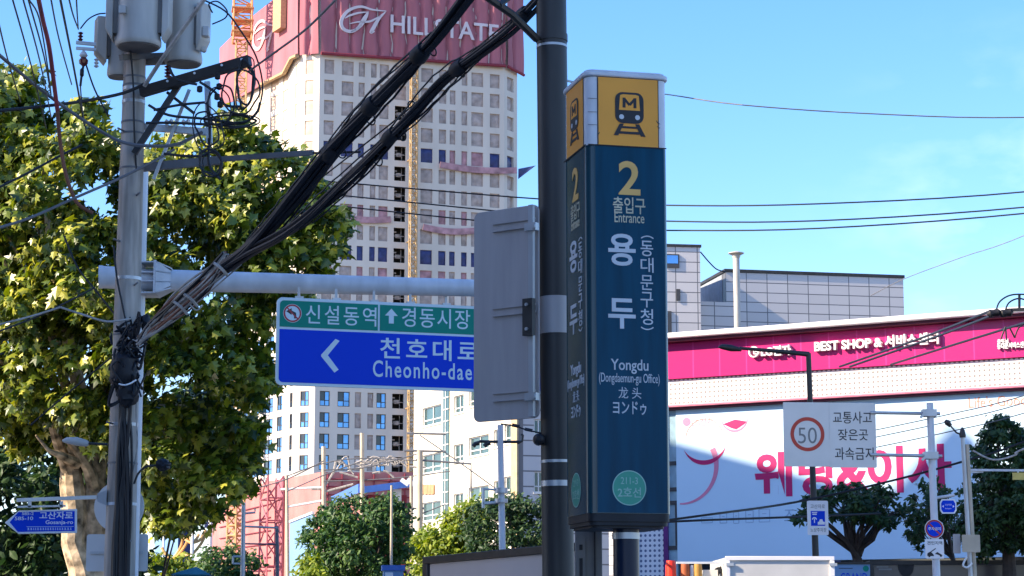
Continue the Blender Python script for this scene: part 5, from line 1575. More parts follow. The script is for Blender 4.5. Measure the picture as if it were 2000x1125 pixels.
# signs on that post
pp_ = Pl(1825, 1033, KY - .11, R(2))
np_ = thing('no_parking_sign', 'round blue no parking sign with a red rim on the white post', 'traffic sign', M=pp_.M)
MB(pp_.M).disc(0, 0, .190, -.012, 0).build('red_disc', M['sign_red'], np_)
MB(pp_.M).ring(0, 0, .182, .193, .0005, .003).build('rim', M['letter_white'], np_)
MB(pp_.M).disc(0, 0, .148, .001, .004).build('blue_disc', M['sign_blue'], np_)
MB(pp_.M).stroke([(-.115, .115), (.115, -.115)], .032, .0042, .006).build('slash', M['sign_red'], np_)
text(np_, pp_.M, '주차금지', (-.125, -.03, .125, .035), M['letter_white'], z=.0062, t=.002, bold=.012)
tw = thing('tow_sign', 'white tow-away plate below the round no parking sign', 'traffic sign', M=pp_.M)
r = uvrect(pp_, 1808, 1091, 1843, 1053); MB(pp_.M).rrect(r[0], r[1], r[2], r[3], .012, -.012, 0).build('plate', M['letter_white'], tw)
text(tw, pp_.M, '견인지역', uvrect(pp_, 1811, 1064, 1840, 1057), M['ink'], z=.001, t=.002, bold=.01)
m = MB(pp_.M); cx, cy = (r[0] + r[2]) / 2, r[1] + .10
m.prism([(cx - .15, cy - .05), (cx - .15, cy), (cx - .11, cy + .03), (cx - .06, cy + .02), (cx - .02, cy - .03), (cx - .02, cy - .05)], .001, .003)
m.stroke([(cx - .11, cy + .01), (cx + .02, cy + .10)], .018, .001, .003)
m.prism([(cx + .0, cy - .01), (cx + .05, cy + .03), (cx + .10, cy + .0), (cx + .15, cy - .03), (cx + .13, cy - .05), (cx + .05, cy - .02)], .001, .003)
m.disc(cx - .11, cy - .05, .022, .001, .003, 12); m.disc(cx + .12, cy - .045, .022, .001, .003, 12)
m.build('tow_pictogram', M['ink'], tw)
bs = thing('building_number_sign', 'small blue eight-sided street sign on a short arm of the white post', 'street sign', loc=P(1852, 990, KY))
MB().tube([P(1824, 973, KY), P(1864, 967, KY)], .03, n=10).build('arm', M['steel_white'], bs)
p8 = Pl(1852, 989, KY, 0)
def oct_(w, h, ch): return [(-w + ch, -h), (w - ch, -h), (w, -h + ch * 1.6), (w, h - ch * 1.6), (w - ch, h), (-w + ch, h), (-w, h - ch * 1.6), (-w, -h + ch * 1.6)]
MB(p8.M).prism(oct_(.165, .145, .04), -.01, 0).build('panel', M['letter_white'], bs)
MB(p8.M).prism(oct_(.140, .118, .035), .001, .003).build('blue_face', M['sign_blue'], bs)
text(bs, p8.M, '고산자로', (-.07, .015, .07, .05), M['letter_white'], z=.003, t=.002)
text(bs, p8.M, 'Gosanja-ro', (-.06, -.06, .06, -.03), M['letter_white'], z=.003, t=.002)
m = MB(p8.M); m.prism([(-.125, 0), (-.09, -.025), (-.09, .025)], .003, .005); m.prism([(.125, 0), (.09, .025), (.09, -.025)], .003, .005); m.build('arrow_mark', M['letter_white'], bs)

# ------------------------------------------------------------------ dark lamp post and parking plate
LY = 47.0
lp = thing('lamp_post', 'dark slim lamp post with a long level arm behind the speed limit board', 'street lamp', loc=Vector((P(1593, 1100, LY).x, LY, -.1)))
a, b_ = P(1579, 690, LY), P(1593, 1085, LY); dv = (a - b_) / (a.z - b_.z)
MB().tube([b_ + dv * (-.12 - b_.z), a], [.085, .058], n=14).build('shaft', M['dark_steel'], lp)
MB().tube([P(1580, 692, LY), P(1520, 686, LY - .1), P(1444, 680, LY - .2)], [.06, .045, .035], n=10).build('arm', M['dark_steel'], lp)
MB().tube([P(1403, 678, LY - .25), P(1410, 677, LY - .25), P(1428, 680, LY - .22), P(1448, 683, LY - .2)], [.02, .06, .075, .04], n=14).build('head', M['dark_steel'], lp)
ph = Pl(1597, 1011, LY - .12, R(3))
pks = thing('parking_sign', 'white parking plate with a blue car symbol on the dark lamp post', 'traffic sign', M=ph.M)
r = uvrect(ph, 1577.5, 1045, 1617, 978); MB(ph.M).rrect(r[0], r[1], r[2], r[3], .025, -.012, 0).build('plate', M['letter_white'], pks)
r = uvrect(ph, 1584, 1027, 1611, 998); MB(ph.M).box(r[0], r[2], r[1], r[3], .001, .003).build('blue_square', M['sign_blue'], pks)
text(pks, ph.M, '고산자로', uvrect(ph, 1583, 993, 1611, 985), M['ink_grey'], z=.001, t=.002, bold=.005)
text(pks, ph.M, '노상주차장', uvrect(ph, 1583, 1039, 1614, 1031), M['ink_grey'], z=.001, t=.002, bold=.005)
m = MB(ph.M); cx, cy = r[0], r[1]; w, h = r[2] - r[0], r[3] - r[1]
m.prism([(cx + w * .48, cy + h * .08), (cx + w * .98, cy + h * .08), (cx + w * .98, cy + h * .26), (cx + w * .86, cy + h * .28), (cx + w * .8, cy + h * .44), (cx + w * .64, cy + h * .44), (cx + w * .58, cy + h * .28), (cx + w * .48, cy + h * .26)], .0032, .005)
m.stroke([(cx + w * .08, cy + h * .9), (cx + w * .45, cy + h * .9)], h * .06, .0032, .005); m.stroke([(cx + w * .12, cy + h * .78), (cx + w * .42, cy + h * .78)], h * .08, .0032, .005)
m.ring(cx + w * .25, cy + h * .42, w * .10, w * .17, .0032, .005, a0=0, a1=math.pi, n=12); m.box(cx + w * .22, cx + w * .28, cy + h * .2, cy + h * .5, .0032, .005)
m.build('car_symbol', M['letter_white'], pks)

# ------------------------------------------------------------------ twin steel pole at the right
RY = 44.0
rp = thing('lamp_post', 'twin steel lamp post with a small tilted lamp head before the dark tree', 'street lamp', loc=Vector((P(1897, 1120, RY).x, RY, -.1)))
a, b_ = P(1880, 850, RY), P(1896, 1122, RY); dv = (a - b_) / (a.z - b_.z)
MB().tube([b_ + dv * (-.12 - b_.z), a], [.055, .045], n=14).build('shaft', M['steel'], rp)
a2_, b2_ = P(1889, 868, RY), P(1904, 1122, RY); dv2 = (a2_ - b2_) / (a2_.z - b2_.z)
MB().tube([b2_ + dv2 * (-.12 - b2_.z), a2_], [.045, .04], n=14).build('shaft', M['tan_conc'], rp)
m = MB(); m.lathe(a, [(.06, -.05), (.07, 0), (.05, .1), (.02, .16)], 12); m.tube([a, P(1868, 845, RY), P(1855, 830, RY)], .018, n=8); m.build('arm', M['dark_steel'], rp)
MB().tube([P(1846, 821, RY), P(1850, 825, RY), P(1857, 832, RY)], [.03, .065, .04], n=12).build('head', M['dark_steel'], rp)
m = MB(); m.bar(P(1894, 918, RY), P(2030, 919, RY - .3), .04, .045); m.bar(P(1894, 922, RY), P(1920, 921, RY), .04, .05); m.build('side_arm', M['steel_white'], rp)
ys = thing('hanging_sign', 'small yellow sign hanging from the side arm at the right edge', 'sign', loc=P(1992, 928, RY - .2))
y0 = Pl(1978, 936, RY - .25, 0); r = uvrect(y0, 1978, 937, 2012, 923); MB(y0.M).box(r[0], r[2], r[1], r[3], -.02, 0).build('panel', M['yellow_sign'], ys)
MB(y0.M).box(r[0] + .1, r[0] + .13, r[3], r[3] + .05, -.015, -.005).build('hanger', M['steel'], ys)
r9 = Pl(1886, 1062, RY - .08, 0)
rb_ = thing('plate_sign', 'pale yellowish plate turned away on the twin steel post at right', 'traffic sign', M=r9.M)
r = uvrect(r9, 1877, 1079, 1911, 1045); MB(r9.M).rrect(r[0], r[1], r[2], r[3], .02, .12, .135).build('plate', M['tan_conc'], rb_)
MB(r9.M).box(r[0] + .05, r[2] - .05, r[1] + .12, r[1] + .17, .1, .119).build('clamp', M['steel'], rb_)
rc_ = thing('plate_sign', 'grey plate turned away left of the twin steel post at right', 'traffic sign', M=r9.M)
r = uvrect(r9, 1862, 1081, 1875, 1043); MB(r9.M).rrect(r[0], r[1], r[2], r[3], .02, .0, .015).build('plate', M['plate_back'], rc_)
MB(r9.M).bar(Vector((r[2] - .02, (r[1] + r[3]) / 2, -.02)), Vector((r[2] + .16, (r[1] + r[3]) / 2, .0)), .03, .03, up=(0, 1, 0)).build('mount', M['steel'], rc_)
cv = thing('post_hook', 'white curved hook of pipe low on the twin steel post', 'hook', loc=P(1890, 1100, RY))
MB().tube([P(1888, 1088, RY - .1), P(1882, 1100, RY - .1), P(1882, 1106, RY - .1), P(1890, 1108, RY - .1), P(1899, 1100, RY - .1)], .02, n=8, smooth=5).build('pipe', M['white_paint'], cv)

# ------------------------------------------------------------------ trees
trunk_pl = [(178, 1250, 44), (172, 1170, 40), (160, 1110, 27), (143, 1060, 24), (146, 1000, 25), (140, 945, 24), (138, 905, 20), (150, 860, 12)]
limbs_pl = [[(140, 930, 18, 0), (122, 890, 13, -.2), (108, 850, 10, -.5), (95, 800, 7, -.8)], [(185, 1160, 30, .1), (192, 1090, 24, .1), (188, 1030, 22, .1), (184, 970, 21, .1), (190, 910, 18, .2), (215, 800, 12, .4), (250, 650, 8, .6), (270, 450, 5, .6)],
            [(186, 960, 16, .1), (172, 915, 12, -.1), (150, 880, 9, -.3), (132, 862, 5, -.4)], [(190, 920, 14, .1), (176, 870, 10, 0), (182, 820, 7, .1)], [(150, 905, 12, -.2), (120, 890, 8, -.6), (95, 880, 4, -.8), (70, 850, 2, -.9)], [(185, 880, 18, .2), (140, 700, 13, -.6), (100, 500, 8, -1.0), (80, 300, 4, -1.)]]
crown_poly = [(-200, 160), (-60, 150), (0, 130), (60, 128), (105, 178), (150, 172), (215, 215), (245, 260), (300, 250), (350, 215), (420, 225), (435, 190), (490, 200), (512, 262), (560, 275), (620, 300), (655, 365), (695, 450), (665, 505), (650, 570), (590, 600), (540, 640), (535, 720), (542, 790), (512, 830), (520, 880), (490, 950), (440, 990), (400, 1035), (330, 1060), (250, 1050), (215, 980), (185, 900), (120, 905), (60, 935), (0, 880), (-60, 780), (-200, 560)]
tree('plane_tree', 'big plane tree with sunlit yellow green leaves behind the concrete utility pole', crown_poly, 30.0, 2.5, 400, 52, 105, .165, LEAF_PLANE, M['leaf_plane'], trunk_pl, limbs_pl, M['bark_plane'], seed=3, bias=(-.6, -.5, .5), hull=.25)
# hedge and dark growth at the lower left
def shrub(name, label, poly, Y, thick, ncl, rpx, nleaf, size, lm, seed, cat='shrub', shape=LEAF_OVAL, stem=True):
    xs = [p[0] for p in poly]; b = P(sum(xs) / len(xs), max(p[1] for p in poly), Y); b.z = 0
    t = thing(name, label, cat, loc=b)
    cl = crown_clumps(poly, Y, thick, ncl, rpx, seed)
    vs, fs = leaves(cl, nleaf, size, shape, (-.35, -.2, .6), random.Random(seed + 1)); fast_mesh('foliage', vs, fs, lm, t)
    m = MB(); rd = random.Random(seed)
    for (c, r) in rd.sample(cl, min(10, len(cl))): m.tube([b + Vector((rd.uniform(-.2, .2), 0, 0)), b.lerp(c, .6) + Vector((0, 0, .1)), c], [.05, .03, .01] if Y > 40 else [.03, .02, .008], n=5)
    m.build('stem', M['bark'], t)
    return t
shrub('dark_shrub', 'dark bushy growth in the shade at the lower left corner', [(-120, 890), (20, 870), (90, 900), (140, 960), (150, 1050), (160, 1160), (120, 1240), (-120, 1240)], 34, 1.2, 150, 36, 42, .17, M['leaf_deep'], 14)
shrub('lime_bush', 'small lime green bush at the bottom right of the concrete pole', [(285, 1085), (310, 1062), (345, 1068), (375, 1085), (385, 1130), (370, 1240), (280, 1240)], 76, 1.4, 46, 18, 40, .25, M['leaf_lime'], 15)
shrub('dark_tree', 'low dark green tree at the bottom before the pink netting', [(368, 1112), (385, 1075), (420, 1062), (470, 1062), (505, 1080), (518, 1105), (505, 1240), (375, 1240)], 70, 1.6, 120, 20, 50, .2, M['leaf_dark'], 16, cat='tree')
tree('street_tree', 'dark green street tree in front of the blue roofed building', [(588, 1050), (600, 1005), (632, 975), (690, 965), (740, 968), (790, 960), (805, 1000), (800, 1080), (790, 1200), (610, 1200)], 84, 2.6, 260, 22, 60, .22, LEAF_OVAL, M['leaf_dark'], [(700, 1290, 10), (700, 1180, 8)], [], M['bark'], seed=17)
shrub('lime_tree', 'small bright lime green tree left of the dark street tree', [(565, 1120), (580, 1075), (600, 1055), (630, 1080), (650, 1110), (640, 1230), (570, 1230)], 74, 1.2, 40, 20, 40, .24, M['leaf_lime'], 18, cat='tree')
tree('street_tree', 'sunlit yellow green tree hiding the foot of the cream office block', [(790, 1100), (800, 1050), (840, 1020), (870, 1000), (905, 980), (930, 965), (960, 970), (965, 1060), (950, 1180), (800, 1180)], 96, 2.6, 190, 22, 60, .25, LEAF_OVAL, M['leaf_lime'], [(875, 1280, 10), (875, 1150, 8)], [], M['bark'], seed=19)
tree('street_tree', 'dark tree standing right of the thin pole before the cream office block', [(900, 1010), (930, 972), (985, 965), (1030, 962), (1070, 970), (1110, 985), (1110, 1180), (900, 1180)], 93, 2.4, 210, 22, 60, .23, LEAF_OVAL, M['leaf_deep'], [(1000, 1280, 10), (1000, 1150, 8)], [], M['bark'], seed=20)
# trees in front of the shop
tree('street_tree', 'spreading dark tree with a forked trunk in front of the pink lettering', [(1546, 1008), (1560, 975), (1600, 955), (1640, 940), (1690, 940), (1740, 950), (1765, 985), (1772, 1010), (1740, 1030), (1690, 1026), (1650, 1012), (1600, 1020), (1555, 1026)], 53, 1.7, 92, 14, 36, .16, LEAF_OVAL, M['leaf_deep'],
     [(1679, 1245, 12), (1679, 1140, 11), (1677, 1100, 10), (1670, 1080, 8)], [[(1674, 1090, 7, 0), (1655, 1060, 5, -.3), (1625, 1030, 4, -.6), (1600, 1010, 3, -.8)], [(1677, 1085, 7, 0), (1690, 1055, 5, .3), (1720, 1025, 4, .5), (1745, 1000, 3, .6)], [(1675, 1085, 6, 0), (1668, 1040, 4, .3), (1660, 985, 3, .5)], [(1655, 1062, 4, -.2), (1640, 1050, 3, .2), (1612, 1040, 2, .3)], [(1679, 1080, 5, 0), (1684, 1030, 3, -.2), (1700, 980, 2, -.4)]], M['bark'], seed=23, nl=22)
tree('street_tree', 'loose airy tree with gaps left of the white sign post', [(1765, 960), (1785, 935), (1810, 930), (1850, 945), (1868, 990), (1862, 1050), (1830, 1085), (1790, 1075), (1752, 1052), (1750, 1010)], 54, 1.3, 60, 13, 26, .17, LEAF_OVAL, M['leaf_deep'],
     [(1868, 1245, 7), (1868, 1120, 5), (1860, 1090, 4)], [[(1862, 1095, 4, 0), (1840, 1060, 3, 0), (1810, 1020, 2, 0)], [(1864, 1100, 4, 0), (1850, 1040, 3, 0), (1835, 980, 2, .2)]], M['bark'], seed=24)
tree('street_tree', 'large dark evergreen tree at the right edge before the white advertisement', [(1865, 1040), (1872, 960), (1895, 930), (1903, 870), (1912, 845), (1940, 808), (1968, 806), (1995, 835), (2040, 850), (2120, 900), (2130, 1060), (2010, 1085), (1960, 1070), (1910, 1095)], 50, 2.0, 300, 18, 60, .15, LEAF_OVAL, M['leaf_deep'],
     [(1975, 1250, 16), (1972, 1130, 14), (1968, 1040, 11)], [[(1970, 1060, 8, 0), (1940, 1000, 6, 0), (1925, 940, 4, 0)], [(1968, 1040, 9, 0), (1965, 920, 5, 0)], [(1970, 1050, 8, 0), (2010, 1000, 5, 0)]], M['bark'], seed=25)

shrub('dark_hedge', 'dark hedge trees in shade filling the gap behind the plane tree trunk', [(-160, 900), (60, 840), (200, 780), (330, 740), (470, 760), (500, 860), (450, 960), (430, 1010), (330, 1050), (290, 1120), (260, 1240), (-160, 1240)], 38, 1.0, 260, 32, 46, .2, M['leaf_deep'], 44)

# ------------------------------------------------------------------ pink netted construction site
NY = 185.0
pn1 = Pl(626, 922, NY, R(-72)); pn2 = plane_at(pn1.o, R(17))
site = thing('netted_scaffold', 'building site wrapped in pink safety netting at the foot of the tower', 'scaffold', M=pn1.M)
zn = -pn1.o.z
L1 = pn1.uv(412, 1002)[0]
m = MB(pn1.M)
top = [(0, pn1.uv(626, 922)[1])] + [pn1.uv(x, y) for x, y in ((560, 934), (522, 940), (490, 956), (416, 1002))]
m.prism([(0, zn)] + top + [(top[-1][0], zn)], -.2, 0); m.build('sunlit_net', M['net_pink'], site)
m = MB(pn2.M); w2 = pn2.uv(830, 930)[0]
m.prism([(0, zn), (w2, zn), (w2, pn2.uv(830, 922)[1]), (0, 0)], -.2, 0); m.build('shaded_net', M['net_pink'], site)
u0, u1 = pn1.uv(541, 1000)[0], pn1.uv(556, 1000)[0]
lattice(MB(), pn1.M, u0, u1, zn, pn1.uv(548, 932)[1], .15, 1.6, 1.9, .09, .07).build('ladder_tower', M['net_red'], site)
MB(pn1.M).box(u0, u1, zn, pn1.uv(548, 936)[1], .01, .06).build('red_strip', M['net_red'], site)
m = MB()
rd = random.Random(41)
for i in range(7):
    y = 950 + 26 * i; m.tube([pn1.M @ Vector((*pn1.uv(430, y + 36 - i * 4), .1)), pn1.M @ Vector((*pn1.uv(530, y + 8), .1))], .05, n=5)
for x in (640, 668, 700, 730, 760, 790):
    a = pn2.uv(x, 925); m.tube([pn2.M @ Vector((a[0], zn, .12)), pn2.M @ Vector((a[0], a[1], .12))], .07, n=5)
for y in (935, 950, 966):
    a = pn2.uv(630, y); b = pn2.uv(800, y + 6); m.tube([pn2.M @ Vector((*a, .14)), pn2.M @ Vector((*b, .14))], .06, n=5)
m.build('scaffold_tube', M['net_red_dark'], site, each=1)
hm = thing('construction_hoist', 'orange lattice hoist mast in front of the pink netting at lower left', 'hoist', loc=Vector((P(459, 1060, 200).x, 200, 0)))
ph2 = Pl(459, 1060, 200, R(-40)); u0, u1 = ph2.uv(451, 1060)[0], ph2.uv(468, 1060)[0]
lattice(MB(), ph2.M, u0, u1, -ph2.o.z, ph2.uv(459, 968)[1], -.5, .5, .9, .11, .09).build('mast', M['mast_yellow'], hm)
# pale blue hoarding
ph3 = Pl(612, 1000, 150, R(-70))
hb = thing('site_hoarding', 'tall pale blue site hoarding left of the dark street tree', 'hoarding', M=ph3.M)
m = MB(ph3.M); a, b, = ph3.uv(566, 1022), ph3.uv(612, 1004)
m.prism([(a[0], -ph3.o.z), (b[0], -ph3.o.z), (b[0], b[1]), (a[0], a[1])], -.1, 0); m.build('sheet', M['hoard_blue'], hb)
MB(ph3.M).bar(Vector((a[0], a[1] + .1, .02)), Vector((b[0], b[1] + .1, .02)), .15, .15, up=(0, 1, 0)).build('top_rail', M['white_paint'], hb)
# blue roofed building
BY = 118.0
br = thing('blue_roofed_building', 'low dark red building with a bright blue roof edge below the office block', 'building', loc=Vector((P(760, 1000, BY).x, BY, 0)))
pbr = Pl(706, 958, BY, R(10))
w = pbr.uv(803, 950)[0]
MB(pbr.M).box(.4, w - .2, -pbr.o.z, -.2, -8, -.3).build('wall', M['wall_red'], br)
r = uvrect(pbr, 763, 972, 785, 955); MB(pbr.M).box(r[0], r[2], r[1] - .8, r[3], -.29, -.2).build('window', M['board'], br)
m = MB(); m.bar(pbr.M @ Vector((-.1, .0, 0)), pbr.M @ Vector((w + .1, .42, 0)), .35, .36); m.build('roof_edge', M['roof_blue'], br)
m = MB(); m.bar(P(652, 978, BY + 14), P(706, 954, BY), .35, .5); m.build('side_roof_edge', M['roof_blue'], br)
m = MB(); a_ = P(652, 979, BY + 14); b_ = P(706, 955, BY); m.quad(a_, b_, Vector((b_.x, b_.y, 0)), Vector((a_.x, a_.y, 0))); m.build('side_wall', M['net_pink'], br)
m = MB()
for x in (788, 800): m.bar(P(x, 945, BY - .3), P(x + 5, 938, BY - .3), .15, .5)
m.build('roof_bracket', M['white_paint'], br, each=1)
# container, vault lamp and teal roof at lower left
cn = thing('site_container', 'pale blue site container with a dark blue side behind the lime bush', 'container', loc=Vector((P(325, 1080, 90).x, 90, 0)))
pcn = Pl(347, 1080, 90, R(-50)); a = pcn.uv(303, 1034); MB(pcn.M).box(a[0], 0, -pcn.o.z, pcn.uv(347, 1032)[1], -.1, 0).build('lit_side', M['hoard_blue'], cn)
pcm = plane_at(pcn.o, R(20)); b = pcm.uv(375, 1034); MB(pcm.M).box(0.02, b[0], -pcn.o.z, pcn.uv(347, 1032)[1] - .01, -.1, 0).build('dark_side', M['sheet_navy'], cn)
MB(pcn.M).box(a[0] * .62, a[0] * .58, -pcn.o.z, pcn.uv(347, 1032)[1] - .1, .001, .05).build('rib', M['white_paint'], cn)
nb = thing('banner_post', 'white post with a dark navy banner left of the pink netting', 'post', loc=Vector((P(411, 1050, 120).x, 120, 0)))
MB().tube([Vector((P(411, 1050, 120).x, 120, 0)), P(412, 1001, 120)], .12, n=8).build('post', M['white_paint'], nb)
q = Pl(408, 1030, 120, 0); r = uvrect(q, 399, 1031, 409, 996); MB(q.M).box(r[0], r[2], r[1], r[3], -.05, 0).build('banner', M['sheet_navy'], nb)
ln = thing('decorative_lamp', 'white post with curved orange tube arms spreading like wings above the bushes', 'street lamp', loc=Vector((P(376, 1090, 80).x, 80, 0)))
MB().tube([Vector((P(376, 1090, 80).x, 80, 0)), P(376, 1042, 80)], .065, n=10).build('post', M['white_paint'], ln)
M['arm_tan'] = mat('arm_tan', (0.66, 0.38, 0.14), 0.5, var=.15)
m = MB()
for pts_ in (((376, 1062), (365, 1056), (358, 1050), (354, 1066), (344, 1084), (334, 1091), (318, 1075)), ((376, 1056), (368, 1050), (364, 1062), (352, 1080), (340, 1092), (326, 1086), (316, 1070)), ((378, 1060), (390, 1055), (398, 1042), (402, 1036)), ((378, 1058), (384, 1052), (388, 1044)), ((376, 1082), (385, 1072), (395, 1058), (404, 1038)), ((374, 1083), (366, 1085), (358, 1080))):
    m.tube([P(x, y, 80 + .1 * k) for k, (x, y) in enumerate(pts_)], .055, n=7, smooth=5)
m.build('arm', M['arm_tan'], ln, each=1)
tr = thing('teal_kiosk_roof', 'teal blue kiosk roof peeking up at the bottom edge left of centre', 'kiosk', loc=Vector((P(370, 1125, 42).x, 42, 0)))
pk2 = Pl(345, 1125, 42, R(5)); r = uvrect(pk2, 340, 1240, 402, 1117); MB(pk2.M).box(r[0], r[2], r[1], r[3] - .06, -1.6, -.1).build('body', M['teal_roof'], tr)
m = MB(pk2.M); m.prism([(r[0] - .1, r[3] - .055), (r[2] + .1, r[3] - .055), (r[2] - .05, r[3] + .03), ((r[0] + r[2]) / 2 + .1, r[3] + .1), (r[0] + .05, r[3])], -1.7, 0); m.build('roof', M['teal_roof'], tr)

# ------------------------------------------------------------------ poles in the middle distance
def pole(name, label, xt, yt, xb, Y, r, mm, cat='pole', extra=None, group=None, yb=1125):
    a, b = P(xt, yt, Y), P(xb, yb, Y); d = (a - b) / (a.z - b.z); g = b + d * (0 - b.z)
    t = thing(name, label, cat, loc=g, group=group)
    MB().tube([g, a], [r * 1.25, r], n=12).build('shaft', M[mm], t)
    if extra: extra(t, Y)
    return t
def arms(lst, mm='steel', r=.035, nm='arm'):
    def f(t, Y):
        m = MB()
        for pts_ in lst: m.tube([P(x, y, Y) for x, y in pts_], r, n=6)
        m.build(nm, M[mm], t, each=1)
    return f
pole('utility_pole', 'pale concrete pole standing before the pink netting left of the blue hoarding', 560, 928, 562, 110, .085, 'tan_conc', extra=arms([[(548, 956), (628, 952)], [(563, 990), (630, 978)]], 'white_paint', .06))
pole('utility_pole', 'tan concrete pole at the corner between lit and shaded pink netting', 632, 872, 633, 108, .105, 'tan_conc', extra=arms([[(630, 955), (608, 955)], [(634, 950), (652, 922), (656, 900)], [(636, 960), (690, 946)]], 'cable_pale', .06))
pole('utility_pole', 'slender pale pole rising before the tower just left of the blue roof', 707, 846, 708, 104, .10, 'tan_conc', extra=arms([[(695, 900), (720, 903)], [(700, 915), (735, 905)]], 'steel', .06))
pole('flag_pole', 'thin tan pole before the dark street tree, a blue box at its foot', 765, 948, 764, 70, .04, 'tan_conc', yb=1110)
pole('utility_pole', 'thick tan concrete pole at the left end of the cream office block', 820, 880, 819, 100, .14, 'tan_conc', extra=arms([[(795, 846), (870, 848)], [(790, 880), (870, 882)], [(812, 898), (920, 906), (920, 960)], [(800, 993), (828, 993)]], 'cable_grey', .05))
pole('utility_pole', 'slim pole beside the thick tan pole at the left end of the cream office block', 803, 930, 804, 102, .07, 'tan_conc')
def ex(t, Y):
    m = MB(); m.tube([P(930, 868, Y), P(938, 862, Y), P(978, 863, Y), P(1015, 863, Y)], .045, n=8); m.tube([P(1018, 848, Y), P(1021, 850, Y), P(1020, 861, Y), P(1010, 866, Y)], .04, n=6); m.build('crossarm', M['dark_steel'], t)
    m = MB()
    for x in (928, 950): m.tube([P(x - 4, 872, Y), P(x, 867, Y), P(x + 8, 865, Y)], .07, n=8)
    m.build('lamp', M['dark_steel'], t, each=1)
    m = MB(); m.tube([P(944, 955, Y), P(976, 957, Y)], .035, n=6); m.tube([P(944, 983, Y), P(976, 981, Y)], .05, n=6); m.tube([P(944, 953, Y), P(944, 992, Y)], .05, n=6); m.build('side_frame', M['steel'], t)
    m = MB()
    for y, h in ((958, 5), (978, 4)): m.tube([P(979, y - h, Y), P(979, y + h, Y)], .20, n=12)
    m.build('clamp', M['steel'], t, each=1)
pole('signal_pole', 'blue grey steel pole with a crossarm in front of the cream office block', 977, 830, 981, 66, .092, 'steel_white', extra=ex, yb=1065)
pole('signal_pole', 'thin grey pole with a small side frame before the low dark tree', 476, 982, 474, 62, .06, 'steel', extra=arms([[(455, 1087), (475, 1087)], [(455, 1101), (475, 1101)], [(455, 1087), (455, 1101)], [(476, 1003), (498, 1001), (498, 994)], [(474, 1028), (542, 1031)]], 'steel', .03))
pole('signal_pole', 'thin dark post right of the thin grey pole before the pink netting', 541, 1028, 542, 64, .05, 'cable_grey', extra=arms([[(541, 1063), (478, 1062)]], 'cable_grey', .025))
bb = thing('blue_box', 'blue and white box at the foot of the thin tan pole', 'box', loc=Vector((P(767, 1125, 69).x, 69, 0)))
q = Pl(748, 1125, 69, R(6)); r = uvrect(q, 748, 1240, 788, 1107); MB(q.M).box(r[0], r[2], r[1], r[3], -.6, 0).build('body', M['hoard_blue'], bb)
MB(q.M).box(r[0] - .05, r[2] + .05, r[3] - .12, r[3] + .05, -.65, .05).build('top', M['roof_blue'], bb)
MB(q.M).box(r[0] + .05, r[0] + .3, r[3] - .35, r[3] - .18, .001, .03).build('label_plate', M['letter_white'], bb)
# wires of the back street
rd = random.Random(55)
BW = [[(560, 930), (632, 905), (707, 895), (820, 900)], [(632, 918), (720, 912), (820, 885)], [(475, 960), (560, 936), (632, 900)], [(632, 940), (760, 935), (880, 920)], [(820, 850), (900, 905), (976, 960)], [(708, 900), (640, 925), (560, 960)], [(765, 1010), (700, 1010), (640, 1020)], [(764, 1030), (820, 1005), (870, 985)]]
BL = ['long pale wire sagging from the netted site to the thick tan pole', 'wire between the tan corner pole and the thick tan pole', 'wire from the left leaves to the tan corner pole', 'wire running right past the blue roof to the office wall', 'wire slanting over the cream wall to the steel crossarm pole', 'wire dropping left from the slender pale pole', 'wire crossing the dark street tree to the left', 'wire rising right from the thin tan pole over the lime tree']
for l, pts_ in zip(BL, BW): wire(l, [(x, y, 100 if 'office' not in l else 104) for x, y in pts_], .028, 'cable_grey', sm=4)
m = MB()
for i in range(26):
    x, y = rd.uniform(650, 800), rd.uniform(895, 925)
    m.tube([P(x, y, 103), P(x + rd.uniform(5, 20), y + rd.uniform(-14, 6), 103), P(x + rd.uniform(10, 40), y + rd.uniform(-16, 18), 103)], .05, n=5, smooth=3)
tag(m.build('cable_tangle', M['cable_pale']), 'messy tangle of pale cables and fittings above the blue roof', 'cable coil')

# ------------------------------------------------------------------ shelter wall behind the dark pole
psh = Pl(832, 1090, 26.0, math.atan2(-2.0, .68) * .93)
sh = thing('shelter_wall', 'grey panelled shelter wall with a dark frame rising to the dark pole', 'shelter', M=psh.M)
e = psh.uv(1150, 1047)
zs_ = -psh.o.z
t0, t1_ = psh.uv(832, 1088), psh.uv(1150, 1045)
m = MB(psh.M)
L2 = t1_[0]
fh_ = psh.uv(900, 1080)[1] - psh.uv(900, 1092)[1]
m.box(t0[0], L2, t0[1] - .085, t0[1], -.05, .05); m.box(t0[0], t0[0] + .16, zs_, t0[1] - .086, -.05, .05)
m.build('frame', M['dark_steel'], sh, bevel=.01)
MB(psh.M).box(t0[0] + .165, L2, zs_ + .2, t0[1] - .09, -.02, .015).build('panel', M['shelter_panel'], sh)

# ------------------------------------------------------------------ truck with traffic drums, shop shelters
VY = 37.0
tk = thing('box_truck', 'white truck box with a pale frame at the bottom edge right of the pillar', 'truck', loc=Vector((P(1520, 1125, VY).x, VY, -.12)))
ptk = Pl(1420, 1090, VY, R(2)); r = uvrect(ptk, 1421, 1240, 1627, 1089); zt3 = -ptk.o.z - .12
MB(ptk.M).box(r[0], r[2], zt3 + .7, r[3], -2.2, 0).build('box', M['truck_white'], tk)
m = MB(ptk.M)
m.box(r[0] - .02, r[2] + .02, r[3] - .05, r[3] + .02, .002, .03); m.box(r[0] - .02, r[0] + .06, zt3 + .7, r[3] - .051, .002, .03); m.box(r[2] - .06, r[2] + .02, zt3 + .7, r[3] - .051, .002, .03); m.box(r[0], r[2], zt3 + .68, zt3 + .76, .003, .035)
m.build('box_frame', M['letter_white'], tk, bevel=.006)
m = MB(ptk.M)
